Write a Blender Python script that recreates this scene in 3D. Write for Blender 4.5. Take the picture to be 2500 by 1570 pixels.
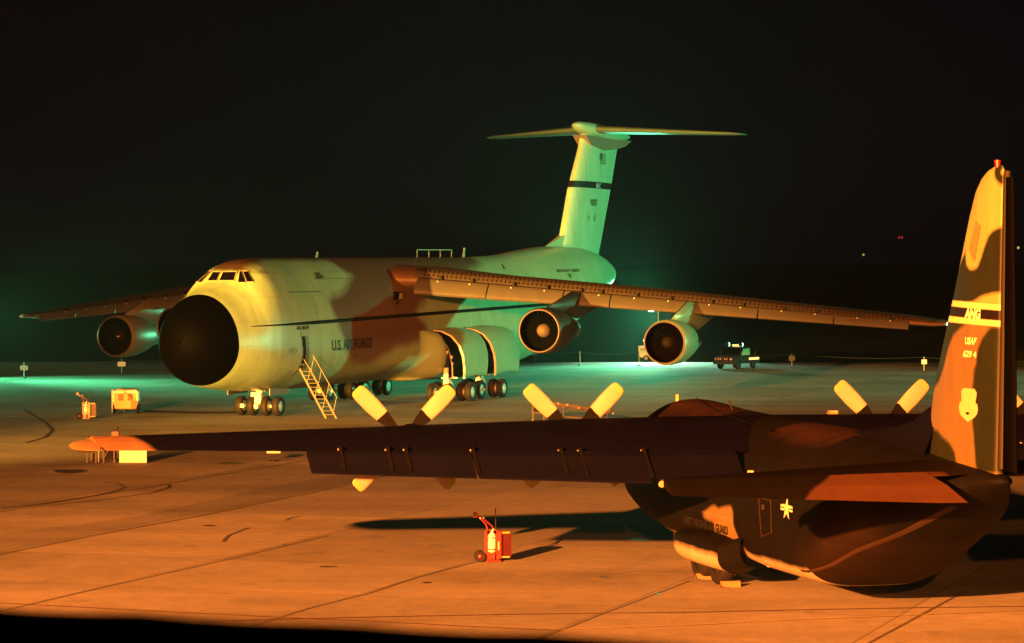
import bpy, bmesh, math, random
import numpy as np
from mathutils import Vector, Matrix
PI = math.pi
R = math.radians
for o in list(bpy.data.objects): bpy.data.objects.remove(o)
SC = bpy.context.scene
COL = SC.collection

# ------------------------------------------------------------------ camera, world, lamps, exposure
F_PX, PITCH, CAM_H = 7200.0, 0.0230, 9.484
cam = bpy.data.cameras.new('camera')
cam.sensor_width = 36.0
cam.lens = 36.0 * F_PX / 2500.0
cam.clip_start, cam.clip_end = 0.2, 4000
cam.dof.use_dof = True
cam.dof.focus_distance = 130
cam.dof.aperture_fstop = 3.6
co = bpy.data.objects.new('camera', cam); COL.objects.link(co)
co.location = (0, 0, CAM_H); co.rotation_euler = (PI/2 - PITCH, 0, 0)
SC.camera = co
SC.view_settings.view_transform = 'Standard'
SC.view_settings.look = 'None'
SC.view_settings.exposure = 0
SC.view_settings.gamma = 1
SC.render.engine = 'CYCLES'
SC.cycles.use_denoising = True
SC.cycles.max_bounces = 5
SC.cycles.sample_clamp_indirect = 4

wd = bpy.data.worlds.new('World'); SC.world = wd; wd.use_nodes = True
wn = wd.node_tree; wn.nodes.clear()
wo = wn.nodes.new('ShaderNodeOutputWorld')
bg1 = wn.nodes.new('ShaderNodeBackground'); bg2 = wn.nodes.new('ShaderNodeBackground'); addn = wn.nodes.new('ShaderNodeAddShader')
sky = wn.nodes.new('ShaderNodeTexSky'); sky.sky_type = 'NISHITA'; sky.sun_disc = False
sky.sun_elevation = R(-12); sky.sun_rotation = R(200)
wn.links.new(sky.outputs[0], bg1.inputs[0]); bg1.inputs[1].default_value = 0.05
bg2.inputs[0].default_value = (0.0014, 0.0008, 0.0023, 1); bg2.inputs[1].default_value = 1.0
wn.links.new(bg1.outputs[0], addn.inputs[0]); wn.links.new(bg2.outputs[0], addn.inputs[1])
wn.links.new(addn.outputs[0], wo.inputs[0])

HAZE = 0.00012
SODIUM = (1.0, 0.24, 0.034)
MERC = (0.12, 1.0, 0.42)
def lamp(name, kind, loc, power, color, radius=0.5, aim=None, cone=None, blend=0.3):
    l = bpy.data.lights.new(name, kind); l.energy = power; l.color = color; l.shadow_soft_size = radius
    o = bpy.data.objects.new(name, l); COL.objects.link(o); o.location = loc
    if kind == 'SPOT':
        l.spot_size = R(cone); l.spot_blend = blend
        o.rotation_euler = (Vector(aim) - Vector(loc)).to_track_quat('-Z', 'Y').to_euler()
    return o
lamp('sodium_spot', 'SPOT', (-41, -15, 22.5), 6.1e6, SODIUM, 0.6, (-7, 67, 0), 48, 1.0)
lamp('sodium_spot', 'SPOT', (-60, -40, 26), 1.5e6, (1.0, .32, .05), 0.6, (-33, 204, 6), 12, 1.0)  # added spot to brighten the jet's far wing; no such source visible
lamp('sodium_spot', 'SPOT', (3.7, -60, 26.5), 0.65e6, SODIUM, 0.6, (0, 72, 0), 30, 1.0)
lamp('sodium_spot', 'SPOT', (6, -58, 26.5), 0.85e6, (1.0, .32, .05), 0.6, (5, 188, 9.5), 11, 1.0)  # added unseen spot to brighten the jet's wing root and slats
lamp('warm_floodlight', 'SPOT', (-62, 70, 4.5), 5.8e6, (1.0, .42, .05), 0.4, (-10.5, 171, 7.4), 17, 1.0)
lamp('mercury_floodlight', 'SPOT', (106, 209, 9.5), 4.9e5, MERC, 0.8, (3, 214, 9), 58, 1.0)

# ------------------------------------------------------------------ pixel helpers (2500 px wide photograph)
def ray(px, py):
    a = (px - 1250) / F_PX; b = -(py - 785) / F_PX
    c, s = math.cos(PITCH), math.sin(PITCH)
    return np.array([0, 0, CAM_H]), np.array([a, c + b*s, -s + b*c])
def gnd(px, py, z=0.0):
    o, d = ray(px, py); t = (z - o[2]) / d[2]; q = o + t*d
    return (q[0], q[1], z)
JET = (-17.55, 165.15, 2.775)
HERC = (4.655, 97.46, 0.254)
def tol(pl, v, pt):
    v = np.array(v, float)
    if pt: v = v - np.array([pl[0], pl[1], 0])
    a = pl[2]; fw = np.array([-math.sin(a), math.cos(a), 0]); lf = np.array([-math.cos(a), -math.sin(a), 0])
    return np.array([-(v @ fw), v @ lf, v[2]])
def on_y(px, py, pl, y0=0.0):
    o, d = ray(px, py); o = tol(pl, o, True); d = tol(pl, d, False); t = (y0 - o[1]) / d[1]; return o + t*d
def on_z(px, py, pl, z0):
    o, d = ray(px, py); o = tol(pl, o, True); d = tol(pl, d, False); t = (z0 - o[2]) / d[2]; return o + t*d
def on_side(px, py, pl, F):
    w = 2.0
    for _ in range(25):
        q = on_y(px, py, pl, w)
        w = 0.5*w + 0.5*F.hw_at(q[0], q[2])
    return q[0], q[2]
DK = 2500 / 2408
def L(s, y, z): return (-y, -s, z)

# ------------------------------------------------------------------ materials
def new_mat(name):
    m = bpy.data.materials.new(name); m.use_nodes = True
    nt = m.node_tree; b = nt.nodes['Principled BSDF']
    return m, nt, b
def noise(nt, scale, detail=4, rough=0.55, vec=None, coord='Object'):
    n = nt.nodes.new('ShaderNodeTexNoise'); n.inputs['Scale'].default_value = scale
    n.inputs['Detail'].default_value = detail; n.inputs['Roughness'].default_value = rough
    tc = nt.nodes.new('ShaderNodeTexCoord')
    nt.links.new(tc.outputs[coord], n.inputs['Vector'])
    return n
def mathn(nt, op, a, b=None, c=None, clamp=False):
    n = nt.nodes.new('ShaderNodeMath'); n.operation = op; n.use_clamp = clamp
    for i, v in enumerate((a, b, c)):
        if v is None: continue
        if isinstance(v, (int, float)): n.inputs[i].default_value = v
        else: nt.links.new(v, n.inputs[i])
    return n.outputs[0]
def mixc(nt, fac, a, b, blend='MIX'):
    n = nt.nodes.new('ShaderNodeMix'); n.data_type = 'RGBA'; n.blend_type = blend
    if isinstance(fac, (int, float)): n.inputs[0].default_value = fac
    else: nt.links.new(fac, n.inputs[0])
    for i, v in ((6, a), (7, b)):
        if isinstance(v, tuple): n.inputs[i].default_value = (*v[:3], 1)
        else: nt.links.new(v, n.inputs[i])
    return n.outputs[2]
def paint(name, col, rough=0.45, metal=0.0, var=0.18, scale=2.0, spec=0.5, bump=0.0, patches=(), soft=0.12, seams=None):
    """paint with wear; patches = [(attribute, colour)] where attribute is a signed distance in metres"""
    m, nt, b = new_mat(name)
    base = col
    n3 = noise(nt, 0.9, 3)
    for at, c, *sf in patches:
        a = nt.nodes.new('ShaderNodeAttribute'); a.attribute_name = at
        sft = sf[0] if sf else soft
        jit = mathn(nt, 'MULTIPLY_ADD', n3.outputs[0], sft*2.0, -sft)
        v = mathn(nt, 'ADD', a.outputs['Fac'], jit) if sft > 0.03 else a.outputs['Fac']
        f = mathn(nt, 'MULTIPLY_ADD', v, 0.5/sft, 0.5, True)
        base = mixc(nt, f, base, c)
    n1 = noise(nt, scale, 5); n2 = noise(nt, scale*9, 3)
    f1 = mathn(nt, 'MULTIPLY_ADD', n1.outputs[0], var*2, 1-var)
    f2 = mathn(nt, 'MULTIPLY_ADD', n2.outputs[0], var, 1-var*0.5)
    f = mathn(nt, 'MULTIPLY', f1, f2)
    if seams:
        tc = nt.nodes.new('ShaderNodeTexCoord'); sp = nt.nodes.new('ShaderNodeSeparateXYZ'); nt.links.new(tc.outputs['Object'], sp.inputs[0])
        for ax, pitch, w, k in seams:
            fr_ = mathn(nt, 'FRACT', mathn(nt, 'MULTIPLY_ADD', sp.outputs[ax], 1/pitch, 0.37))
            d_ = mathn(nt, 'MULTIPLY', mathn(nt, 'ABSOLUTE', mathn(nt, 'SUBTRACT', fr_, 0.5)), pitch)
            ln = mathn(nt, 'SUBTRACT', 1.0, mathn(nt, 'MULTIPLY', d_, 1/w), None, True)
            f = mathn(nt, 'MULTIPLY', f, mathn(nt, 'MULTIPLY_ADD', ln, -k, 1.0))
        mp = nt.nodes.new('ShaderNodeMapping'); mp.inputs['Scale'].default_value = (1.2, 1.6, .22); nt.links.new(tc.outputs['Object'], mp.inputs['Vector'])
        st = nt.nodes.new('ShaderNodeTexNoise'); st.inputs['Scale'].default_value = 1.3; st.inputs['Detail'].default_value = 5; nt.links.new(mp.outputs[0], st.inputs['Vector'])
        f = mathn(nt, 'MULTIPLY', f, mathn(nt, 'MULTIPLY_ADD', st.outputs[0], .55, .73))
    cc = nt.nodes.new('ShaderNodeCombineColor')
    for i in range(3): nt.links.new(f, cc.inputs[i])
    base = mixc(nt, 1.0, base, cc.outputs[0], 'MULTIPLY')
    nt.links.new(base, b.inputs['Base Color'])
    r = mathn(nt, 'MULTIPLY_ADD', n1.outputs[0], 0.25, rough-0.12, True)
    nt.links.new(r, b.inputs['Roughness'])
    b.inputs['Metallic'].default_value = metal
    b.inputs['Specular IOR Level'].default_value = spec
    if bump:
        bp = nt.nodes.new('ShaderNodeBump'); bp.inputs['Strength'].default_value = bump; bp.inputs['Distance'].default_value = 0.05
        nt.links.new(n2.outputs[0], bp.inputs['Height']); nt.links.new(bp.outputs[0], b.inputs['Normal'])
    return m
def glow(name, col, strength):
    m, nt, b = new_mat(name)
    b.inputs['Base Color'].default_value = (*col, 1)
    b.inputs['Emission Color'].default_value = (*col, 1); b.inputs['Emission Strength'].default_value = strength
    return m

GREEN = (0.26, 0.40, 0.25); BROWN = (0.118, 0.064, 0.043)
M = {}
M['jet'] = paint('jet_paint', GREEN, 0.34, var=0.10, scale=0.6, seams=[(1, 2.3, .035, .28), (2, 1.37, .03, .2)], patches=[('roof_shaded', (.05, .029, .02), .16), ('patch_a', BROWN, .30)])  # cockpit roof patch is the same brown, darkened for its upward-facing shade
M['jet_plain'] = paint('jet_green_paint', GREEN, 0.36, var=0.12, scale=0.7)
M['jet_fin'] = paint('jet_fin_paint', (0.27, 0.42, 0.28), 0.42, var=0.10, scale=0.5, seams=[(1, 2.9, .03, .15), (2, 1.9, .03, .15)], patches=[('band', (0.006, 0.005, 0.006), .015)])
M['jet_tail'] = paint('jet_tailplane_paint', (0.07, 0.12, 0.09), 0.32, var=0.12, scale=0.7)
M['jet_brown'] = paint('jet_brown_paint', (0.13, 0.085, 0.055), 0.42, var=0.14, scale=0.8)
M['jet_grey'] = paint('jet_grey_paint', (0.16, 0.13, 0.10), 0.4, var=0.12, scale=0.8)
M['wing_dark'] = paint('wing_dark_paint', (0.022, 0.015, 0.013), 0.55, var=0.15, scale=0.8)
M['slat'] = paint('slat_paint', (0.062, 0.060, 0.058), 0.42, var=0.14, scale=1.2)
M['radome'] = paint('radome_black', (0.0005, 0.0005, 0.0006), 0.6, var=0.1, spec=0.01)
M['black'] = paint('matt_black', (0.003, 0.0027, 0.0027), 0.6, var=0.1, spec=0.12)
M['letter'] = paint('black_lettering', (0.012, 0.011, 0.010), 0.5, var=0.05, spec=0.3)
M['letter_grey'] = paint('grey_lettering', (0.32, 0.36, 0.36), 0.5, var=0.05)
M['letter_white'] = paint('white_lettering', (0.62, 0.56, 0.36), 0.5, var=0.25, scale=4)
M['letter_dull'] = paint('dull_lettering', (0.055, 0.075, 0.04), 0.5, var=0.05)
M['glass'] = paint('dark_glass', (0.003, 0.003, 0.004), 0.12, var=0.02, spec=0.5)
M['frame'] = paint('window_frame', (0.45, 0.42, 0.33), 0.4, var=0.1)
M['rubber'] = paint('tyre_rubber', (0.010, 0.009, 0.009), 0.7, var=0.2, spec=0.25)
M['metal'] = paint('bare_metal', (0.55, 0.52, 0.46), 0.35, 0.7, var=0.2, scale=4)
M['gear_white'] = paint('gear_white_paint', (0.72, 0.68, 0.58), 0.4, var=0.15, scale=3)
M['steel_dark'] = paint('dark_steel', (0.03, 0.026, 0.024), 0.5, 0.3, var=0.2, scale=4)
M['fan_dark'] = paint('fan_blade_dark', (0.0011, 0.001, 0.001), .6, 0, var=.2, spec=.06)
M['inlet'] = paint('inlet_dark', (0.0006, 0.0005, 0.0005), .8, var=.1, spec=.0)
M['lip'] = paint('inlet_lip_metal', (0.07, 0.05, 0.05), 0.4, 0.4, var=0.1)
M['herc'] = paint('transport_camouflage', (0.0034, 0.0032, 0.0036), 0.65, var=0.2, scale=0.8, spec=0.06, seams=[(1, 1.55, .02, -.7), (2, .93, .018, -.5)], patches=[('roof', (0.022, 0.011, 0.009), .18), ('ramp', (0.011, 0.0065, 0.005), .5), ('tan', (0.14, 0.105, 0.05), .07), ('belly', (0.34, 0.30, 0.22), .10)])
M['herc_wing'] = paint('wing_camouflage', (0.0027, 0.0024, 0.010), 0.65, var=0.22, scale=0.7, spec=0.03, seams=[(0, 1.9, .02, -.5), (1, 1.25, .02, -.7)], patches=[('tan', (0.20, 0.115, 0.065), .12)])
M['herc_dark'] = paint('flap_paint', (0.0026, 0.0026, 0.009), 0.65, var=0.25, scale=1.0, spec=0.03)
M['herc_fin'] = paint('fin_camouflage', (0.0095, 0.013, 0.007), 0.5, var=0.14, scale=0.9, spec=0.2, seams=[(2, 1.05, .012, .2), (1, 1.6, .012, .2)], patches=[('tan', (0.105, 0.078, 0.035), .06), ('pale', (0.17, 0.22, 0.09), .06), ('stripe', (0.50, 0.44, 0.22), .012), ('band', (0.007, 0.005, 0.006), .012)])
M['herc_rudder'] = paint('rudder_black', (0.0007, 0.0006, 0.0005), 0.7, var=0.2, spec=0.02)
M['herc_edge'] = paint('door_edge_paint', (0.03, 0.018, 0.012), .6, var=.1, spec=.1)
M['herc_rudder_edge'] = paint('rudder_edge_paint', (0.025, 0.022, 0.012), .6, var=.1, spec=.1)
M['herc_tan'] = paint('tan_paint', (0.11, 0.085, 0.045), 0.5, var=0.12, scale=1.0)
M['tip'] = paint('wing_tip_paint', (0.24, 0.17, 0.08), 0.5, var=0.1, scale=1.0)
M['blade'] = paint('propeller_blade_paint', (0.33, 0.265, 0.20), 0.5, var=0.08, scale=2.0)
M['blade_tip'] = paint('propeller_tip_paint', (0.30, 0.30, 0.12), 0.5, var=0.08)
M['red'] = paint('red_paint', (0.15, 0.011, 0.012), 0.4, var=0.2, scale=6)
M['red_dark'] = paint('dark_red_paint', (0.055, 0.006, 0.008), 0.45, var=0.2, scale=6)
M['yellow'] = paint('yellow_paint', (0.50, 0.36, 0.10), 0.45, var=0.15, scale=3)
M['white'] = paint('white_paint', (0.75, 0.74, 0.68), 0.45, var=0.08, scale=3)
M['cream'] = paint('cream_paint', (0.40, 0.34, 0.18), 0.45, var=0.15, scale=3)
M['wood'] = paint('chock_wood', (0.22, 0.13, 0.06), 0.6, var=0.3, scale=8)
M['truck'] = paint('truck_dark_paint', (0.018, 0.016, 0.016), 0.35, var=0.15)
M['alu'] = paint('ladder_alloy', (0.15, 0.14, 0.11), 0.4, 0.3, var=0.2, scale=5)
M['lampwhite'] = glow('floodlight_lens', (0.75, 1.0, 0.8), 9)
M['lampgreen'] = glow('lamp_lens_green', (0.55, 1.0, 0.65), 3.5)
M['glow_yellow'] = glow('yellow_glow', (1.0, 0.62, 0.18), 1.8)
M['lampred'] = glow('lamp_lens_red', (1.0, 0.05, 0.07), 0.35)
M['line_red'] = paint('red_line_paint', (0.085, 0.018, 0.014), 0.6, var=0.4, scale=3)
M['line_yellow'] = paint('yellow_line_paint', (0.42, 0.34, 0.12), 0.6, var=0.5, scale=2)
M['joint'] = paint('joint_sealant', (0.09, 0.08, 0.07), 0.6, var=0.5, scale=2)
M['oil'] = paint('oil_stain', (0.06, 0.048, 0.038), 0.4, var=0.5, scale=3)
M['slab'] = None

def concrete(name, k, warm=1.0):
    m, nt, b = new_mat(name)
    n1 = noise(nt, 0.035, 6, 0.6); n2 = noise(nt, 0.35, 6, 0.65); n3 = noise(nt, 9.0, 8, 0.8)
    # streaks along the taxi direction
    tc = nt.nodes.new('ShaderNodeTexCoord'); mp = nt.nodes.new('ShaderNodeMapping')
    mp.inputs['Scale'].default_value = (0.03, 0.22, 1); mp.inputs['Rotation'].default_value = (0, 0, R(12))
    nt.links.new(tc.outputs['Object'], mp.inputs['Vector'])
    n4 = nt.nodes.new('ShaderNodeTexNoise'); n4.inputs['Scale'].default_value = 1.0; n4.inputs['Detail'].default_value = 6
    nt.links.new(mp.outputs[0], n4.inputs['Vector'])
    v = mathn(nt, 'MULTIPLY_ADD', n1.outputs[0], 0.7, 0.65)
    v = mathn(nt, 'MULTIPLY', v, mathn(nt, 'MULTIPLY_ADD', n2.outputs[0], 0.45, 0.78))
    v = mathn(nt, 'MULTIPLY', v, mathn(nt, 'MULTIPLY_ADD', n3.outputs[0], 0.9, 0.55))
    v = mathn(nt, 'MULTIPLY', v, mathn(nt, 'MULTIPLY_ADD', n4.outputs[0], 0.9, 0.55))
    ga, gb = Vector(gnd(0, 1354)), Vector(gnd(760, 1203)); ang = math.atan2(gb.y-ga.y, gb.x-ga.x)
    mb = nt.nodes.new('ShaderNodeMapping'); mb.inputs['Rotation'].default_value = (0, 0, -ang); nt.links.new(tc.outputs['Object'], mb.inputs['Vector'])
    br = nt.nodes.new('ShaderNodeTexBrick'); br.offset = 0; br.inputs['Scale'].default_value = 1.0; br.inputs['Brick Width'].default_value = 7.6; br.inputs['Row Height'].default_value = 7.6
    br.inputs['Mortar Size'].default_value = .035; br.inputs['Mortar Smooth'].default_value = .6; br.inputs['Bias'].default_value = 0
    br.inputs['Color1'].default_value = (.78, .78, .78, 1); br.inputs['Color2'].default_value = (1.12, 1.12, 1.12, 1); br.inputs['Mortar'].default_value = (.45, .45, .45, 1)
    nt.links.new(mb.outputs[0], br.inputs['Vector'])
    v = mathn(nt, 'MULTIPLY', v, br.outputs['Color'])
    n5 = noise(nt, 0.09, 5, 0.6); n6 = noise(nt, 0.55, 4, 0.6)
    st1 = mathn(nt, 'MULTIPLY_ADD', n5.outputs[0], 5.0, -2.75, True); st2 = mathn(nt, 'MULTIPLY_ADD', n6.outputs[0], 7.0, -4.35, True)
    v = mathn(nt, 'MULTIPLY', v, mathn(nt, 'MULTIPLY_ADD', st1, -.42, 1.0)); v = mathn(nt, 'MULTIPLY', v, mathn(nt, 'MULTIPLY_ADD', st2, -.45, 1.0))
    n7 = noise(nt, 26.0, 3, 0.7); v = mathn(nt, 'MULTIPLY', v, mathn(nt, 'MULTIPLY_ADD', n7.outputs[0], 1.3, 0.35))
    n8 = noise(nt, 1.6, 5, 0.7); v = mathn(nt, 'MULTIPLY', v, mathn(nt, 'MULTIPLY_ADD', n8.outputs[0], 0.7, 0.65))
    cc = nt.nodes.new('ShaderNodeCombineColor')
    for i, c in enumerate((0.30, 0.29, 0.26)):
        nt.links.new(mathn(nt, 'MULTIPLY', v, c*k), cc.inputs[i])
    nt.links.new(cc.outputs[0], b.inputs['Base Color'])
    nt.links.new(mathn(nt, 'MULTIPLY_ADD', n2.outputs[0], 0.30, 0.74), b.inputs['Roughness']); b.inputs['Specular IOR Level'].default_value = 0.16
    bp = nt.nodes.new('ShaderNodeBump'); bp.inputs['Strength'].default_value = 0.25; bp.inputs['Distance'].default_value = 0.02
    nt.links.new(n3.outputs[0], bp.inputs['Height']); nt.links.new(bp.outputs[0], b.inputs['Normal'])
    return m
M['concrete'] = concrete('apron_concrete', 0.85)
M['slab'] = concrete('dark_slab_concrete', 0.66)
M['grass'] = paint('night_grass', (0.015, 0.02, 0.009), 0.9, var=0.4, scale=0.3, spec=0.1)

# ------------------------------------------------------------------ mesh helpers
class MB:
    def __init__(self): self.v = []; self.f = []; self.mi = []; self.sm = []
    def add(self, vs, fs, mi=0, smooth=False):
        n = len(self.v); self.v += [tuple(map(float, p)) for p in vs]
        for q in fs: self.f.append([n+i for i in q]); self.mi.append(mi); self.sm.append(smooth)
        return self
    def box(self, c, size, rz=0.0, mi=0, rot=None):
        x, y, z = [q/2 for q in size]
        pts = [Vector((i*x, j*y, k*z)) for i in (-1, 1) for j in (-1, 1) for k in (-1, 1)]
        m = rot if rot is not None else Matrix.Rotation(rz, 3, 'Z')
        pts = [m @ p + Vector(c) for p in pts]
        return self.add(pts, [(0,1,3,2),(4,6,7,5),(0,4,5,1),(2,3,7,6),(0,2,6,4),(1,5,7,3)], mi)
    def bar(self, p, q, w, h, mi=0):
        p, q = Vector(p), Vector(q); d = q-p
        rot = d.to_track_quat('X', 'Z').to_matrix()
        return self.box((p+q)/2, (d.length, w, h), mi=mi, rot=rot)
    def tube(self, p, q, r, n=10, mi=0, r2=None, caps=True):
        p, q = Vector(p), Vector(q); d = (q-p).normalized()
        a = d.orthogonal().normalized(); b = d.cross(a)
        r2 = r if r2 is None else r2
        vs = []
        for c, rr in ((p, r), (q, r2)):
            for i in range(n):
                t = 2*PI*i/n; vs.append(c + (a*math.cos(t)+b*math.sin(t))*rr)
        fs = [(i, (i+1) % n, n+(i+1) % n, n+i) for i in range(n)]
        self.add(vs, fs, mi, True)
        if caps: self.add(vs[:n], [tuple(range(n))[::-1]], mi); self.add(vs[n:], [tuple(range(n))], mi)
        return self
    def path(self, pts, r, n=8, mi=0):
        for a, b in zip(pts[:-1], pts[1:]): self.tube(a, b, r, n, mi)
        return self
    def lathe(self, prof, o, d, n=32, mi=0, mis=None):
        """prof = [(along, radius)]"""
        o, d = Vector(o), Vector(d).normalized(); a = d.orthogonal().normalized(); b = d.cross(a)
        vs = []
        for x, r in prof:
            for i in range(n):
                t = 2*PI*i/n; vs.append(o + d*x + (a*math.cos(t)+b*math.sin(t))*r)
        for k in range(len(prof)-1):
            fs = [(k*n+i, k*n+(i+1) % n, (k+1)*n+(i+1) % n, (k+1)*n+i) for i in range(n)]
            m0 = len(self.v)
            self.v += [tuple(p) for p in vs] if k == 0 else []
            base = m0 if k == 0 else self._lb
            if k == 0: self._lb = m0
            for q in fs:
                self.f.append([base+i for i in q]); self.mi.append(mis[k] if mis else mi); self.sm.append(True)
        return self
    def prism(self, poly, fn, t0, t1, mi=0, smooth=False):
        """poly in (u,v); fn(u,v,t) -> xyz"""
        n = len(poly)
        vs = [fn(u, v, t0) for u, v in poly] + [fn(u, v, t1) for u, v in poly]
        fs = [tuple(range(n))[::-1], tuple(range(n, 2*n))] + [(i, (i+1) % n, n+(i+1) % n, n+i) for i in range(n)]
        return self.add(vs, fs, mi, smooth)
    def grid(self, P, mi=0, closed_u=False, closed_v=False, smooth=True):
        P = np.asarray(P, float); nu, nv, _ = P.shape
        fs = []
        for i in range(nu if closed_u else nu-1):
            for j in range(nv if closed_v else nv-1):
                a, b = i, (i+1) % nu; c, d = j, (j+1) % nv
                fs.append((a*nv+c, b*nv+c, b*nv+d, a*nv+d))
        return self.add(P.reshape(-1, 3), fs, mi, smooth)
    def build(self, name, mats, parent=None, attrs=None, recalc=True):
        if not isinstance(mats, (list, tuple)): mats = [mats]
        me = bpy.data.meshes.new(name)
        me.from_pydata(self.v, [], self.f)
        for m in mats:
            if m: me.materials.append(m)
        me.polygons.foreach_set('material_index', self.mi)
        me.polygons.foreach_set('use_smooth', self.sm)
        if attrs:
            for k, val in attrs.items():
                a = me.attributes.new(k, 'FLOAT', 'POINT'); a.data.foreach_set('value', np.asarray(val, np.float32))
        if recalc:
            bm = bmesh.new(); bm.from_mesh(me); bmesh.ops.recalc_face_normals(bm, faces=bm.faces); bm.to_mesh(me); bm.free()
        me.update()
        o = bpy.data.objects.new(name, me); COL.objects.link(o)
        if parent: o.parent = parent
        return o
def tag(o, label=None, cat=None, group=None, kind=None):
    if label: o['label'] = label
    if cat: o['category'] = cat
    if group: o['group'] = group
    if kind: o['kind'] = kind
    return o
def thing(name, label, cat, loc=(0, 0, 0), rz=0.0, group=None):
    o = bpy.data.objects.new(name, None); COL.objects.link(o)
    o.location = loc; o.rotation_euler = (0, 0, rz); o.empty_display_size = 0.5
    return tag(o, label, cat, group)
def copy_tree(o, parent=None):
    c = o.copy(); COL.objects.link(c); c.parent = parent
    for ch in list(o.children): copy_tree(ch, c)
    return c
def sdf(poly, P):
    """signed distance (inside > 0) of points P (n,2) to a closed polygon"""
    P = np.asarray(P, float); A = np.asarray(poly, float); B = np.roll(A, -1, 0)
    d = np.full(len(P), 1e9); ins = np.zeros(len(P), bool)
    for a, b in zip(A, B):
        e = b-a; w = P-a; t = np.clip((w @ e) / max(e @ e, 1e-12), 0, 1)
        d = np.minimum(d, np.hypot(*(w - t[:, None]*e).T))
        c = ((a[1] <= P[:, 1]) & (P[:, 1] < b[1])) | ((b[1] <= P[:, 1]) & (P[:, 1] < a[1]))
        with np.errstate(divide='ignore', invalid='ignore'):
            xi = a[0] + (P[:, 1]-a[1]) / (b[1]-a[1]) * (b[0]-a[0])
        ins ^= c & (P[:, 0] < xi)
    return np.where(ins, d, -d)
def pchip(x, y):
    x = np.asarray(x, float); y = np.asarray(y, float); h = np.diff(x); dl = np.diff(y)/h
    m = np.zeros(len(x))
    for i in range(1, len(x)-1):
        if dl[i-1]*dl[i] > 0:
            w1 = 2*h[i]+h[i-1]; w2 = h[i]+2*h[i-1]; m[i] = (w1+w2)/(w1/dl[i-1]+w2/dl[i])
    m[0] = dl[0]; m[-1] = dl[-1]
    def f(q):
        q = np.clip(q, x[0], x[-1]); i = np.clip(np.searchsorted(x, q, 'right')-1, 0, len(x)-2)
        t = (q-x[i])/h[i]
        return ((2*t**3-3*t**2+1)*y[i] + (t**3-2*t**2+t)*h[i]*m[i] + (-2*t**3+3*t**2)*y[i+1] + (t**3-t**2)*h[i]*m[i+1])
    return f
class Fus:
    """fuselage: rows of (s, top z, bottom z, half width, z of widest point, upper exponent, lower exponent)"""
    def __init__(self, rows):
        r = np.array(rows, float); self.r = r
        # sqrt-like noses: interpolate over s directly
        self.f = [pchip(r[:, 0], r[:, i]) for i in range(1, 7)]
    def at(self, s): return [float(f(s)) for f in self.f]
    def hw_at(self, s, z):
        zt, zb, hw, zc, et, eb = self.at(s)
        if z >= zc: k = min(1, (z-zc)/max(zt-zc, 1e-6)); e = et
        else: k = min(1, (zc-z)/max(zc-zb, 1e-6)); e = eb
        return hw*(1-k**e)**(1/e)
    def grid(self, ss, n=96):
        P = []
        for s in ss:
            zt, zb, hw, zc, et, eb = self.at(s); row = []
            for i in range(n):
                t = 2*PI*i/n; c, q = math.cos(t), math.sin(t); e = et if q >= 0 else eb
                y = hw*math.copysign(abs(c)**(2/e), c); h = (zt-zc) if q >= 0 else (zc-zb)
                z = zc + h*math.copysign(abs(q)**(2/e), q)
                row.append(L(s, y, z))
            P.append(row)
        return np.array(P)
def dense(rows_s, step):
    out = []
    for a, b in zip(rows_s[:-1], rows_s[1:]):
        n = max(1, int(math.ceil((b-a)/step)))
        out += list(np.linspace(a, b, n, endpoint=False))
    return out + [rows_s[-1]]
def text_mesh(txt, bold=0.0):
    cu = bpy.data.curves.new('lettering_curve', 'FONT'); cu.body = txt; cu.size = 1.0; cu.offset = bold
    cu.resolution_u = 3
    o = bpy.data.objects.new('lettering_curve', cu); COL.objects.link(o)
    dg = bpy.context.evaluated_depsgraph_get(); dg.update()
    me = o.evaluated_get(dg).to_mesh()
    bm = bmesh.new(); bm.from_mesh(me); o.evaluated_get(dg).to_mesh_clear()
    bmesh.ops.triangulate(bm, faces=bm.faces)
    v = np.array([w.co[:2] for w in bm.verts]); f = [[w.index for w in q.verts] for q in bm.faces]; bm.free()
    bpy.data.objects.remove(o); bpy.data.curves.remove(cu)
    v -= v.min(0); v[:, 0] /= v[:, 0].max(); v[:, 1] /= v[:, 1].max()
    return v, f
def lettering(txt, fn, mat, parent, name='lettering', bold=0.015, label=None):
    """fn(u,v) with u,v in 0..1 -> local xyz"""
    v, f = text_mesh(txt, bold)
    b = MB(); b.add([fn(u, w) for u, w in v], f)
    o = b.build(name, mat, parent, recalc=False)
    if label: o['label'] = label
    return o
def foil(n=14, t=0.12, camber=0.02):
    """closed aerofoil outline, x 0..1 from trailing edge over the top to the nose and back underneath"""
    x = 0.5*(1-np.cos(np.linspace(0, PI, n)))
    yt = 5*t*(0.2969*np.sqrt(x)-0.1260*x-0.3516*x**2+0.2843*x**3-0.1036*x**4)
    yc = camber*4*x*(1-x)
    return np.concatenate([np.stack([x, yc+yt], 1)[::-1], np.stack([x, yc-yt], 1)[1:-1]])
def wing_grid(secs, ny, side=1, n=14, camber=0.02):
    """secs rows: (y, LE s, chord, z of LE, thickness ratio, incidence deg)"""
    r = np.array(secs, float); ys = np.linspace(r[0, 0], r[-1, 0], ny); P = []
    for y in ys:
        le, c, z0, t, inc = [np.interp(y, r[:, 0], r[:, i]) for i in range(1, 6)]
        fo = foil(n, t, camber); a = R(inc)
        P.append([L(le + (x*math.cos(a)+h*math.sin(a))*c, y*side, z0 + (h*math.cos(a)-x*math.sin(a))*c) for x, h in fo])
    return np.array(P)
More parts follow.
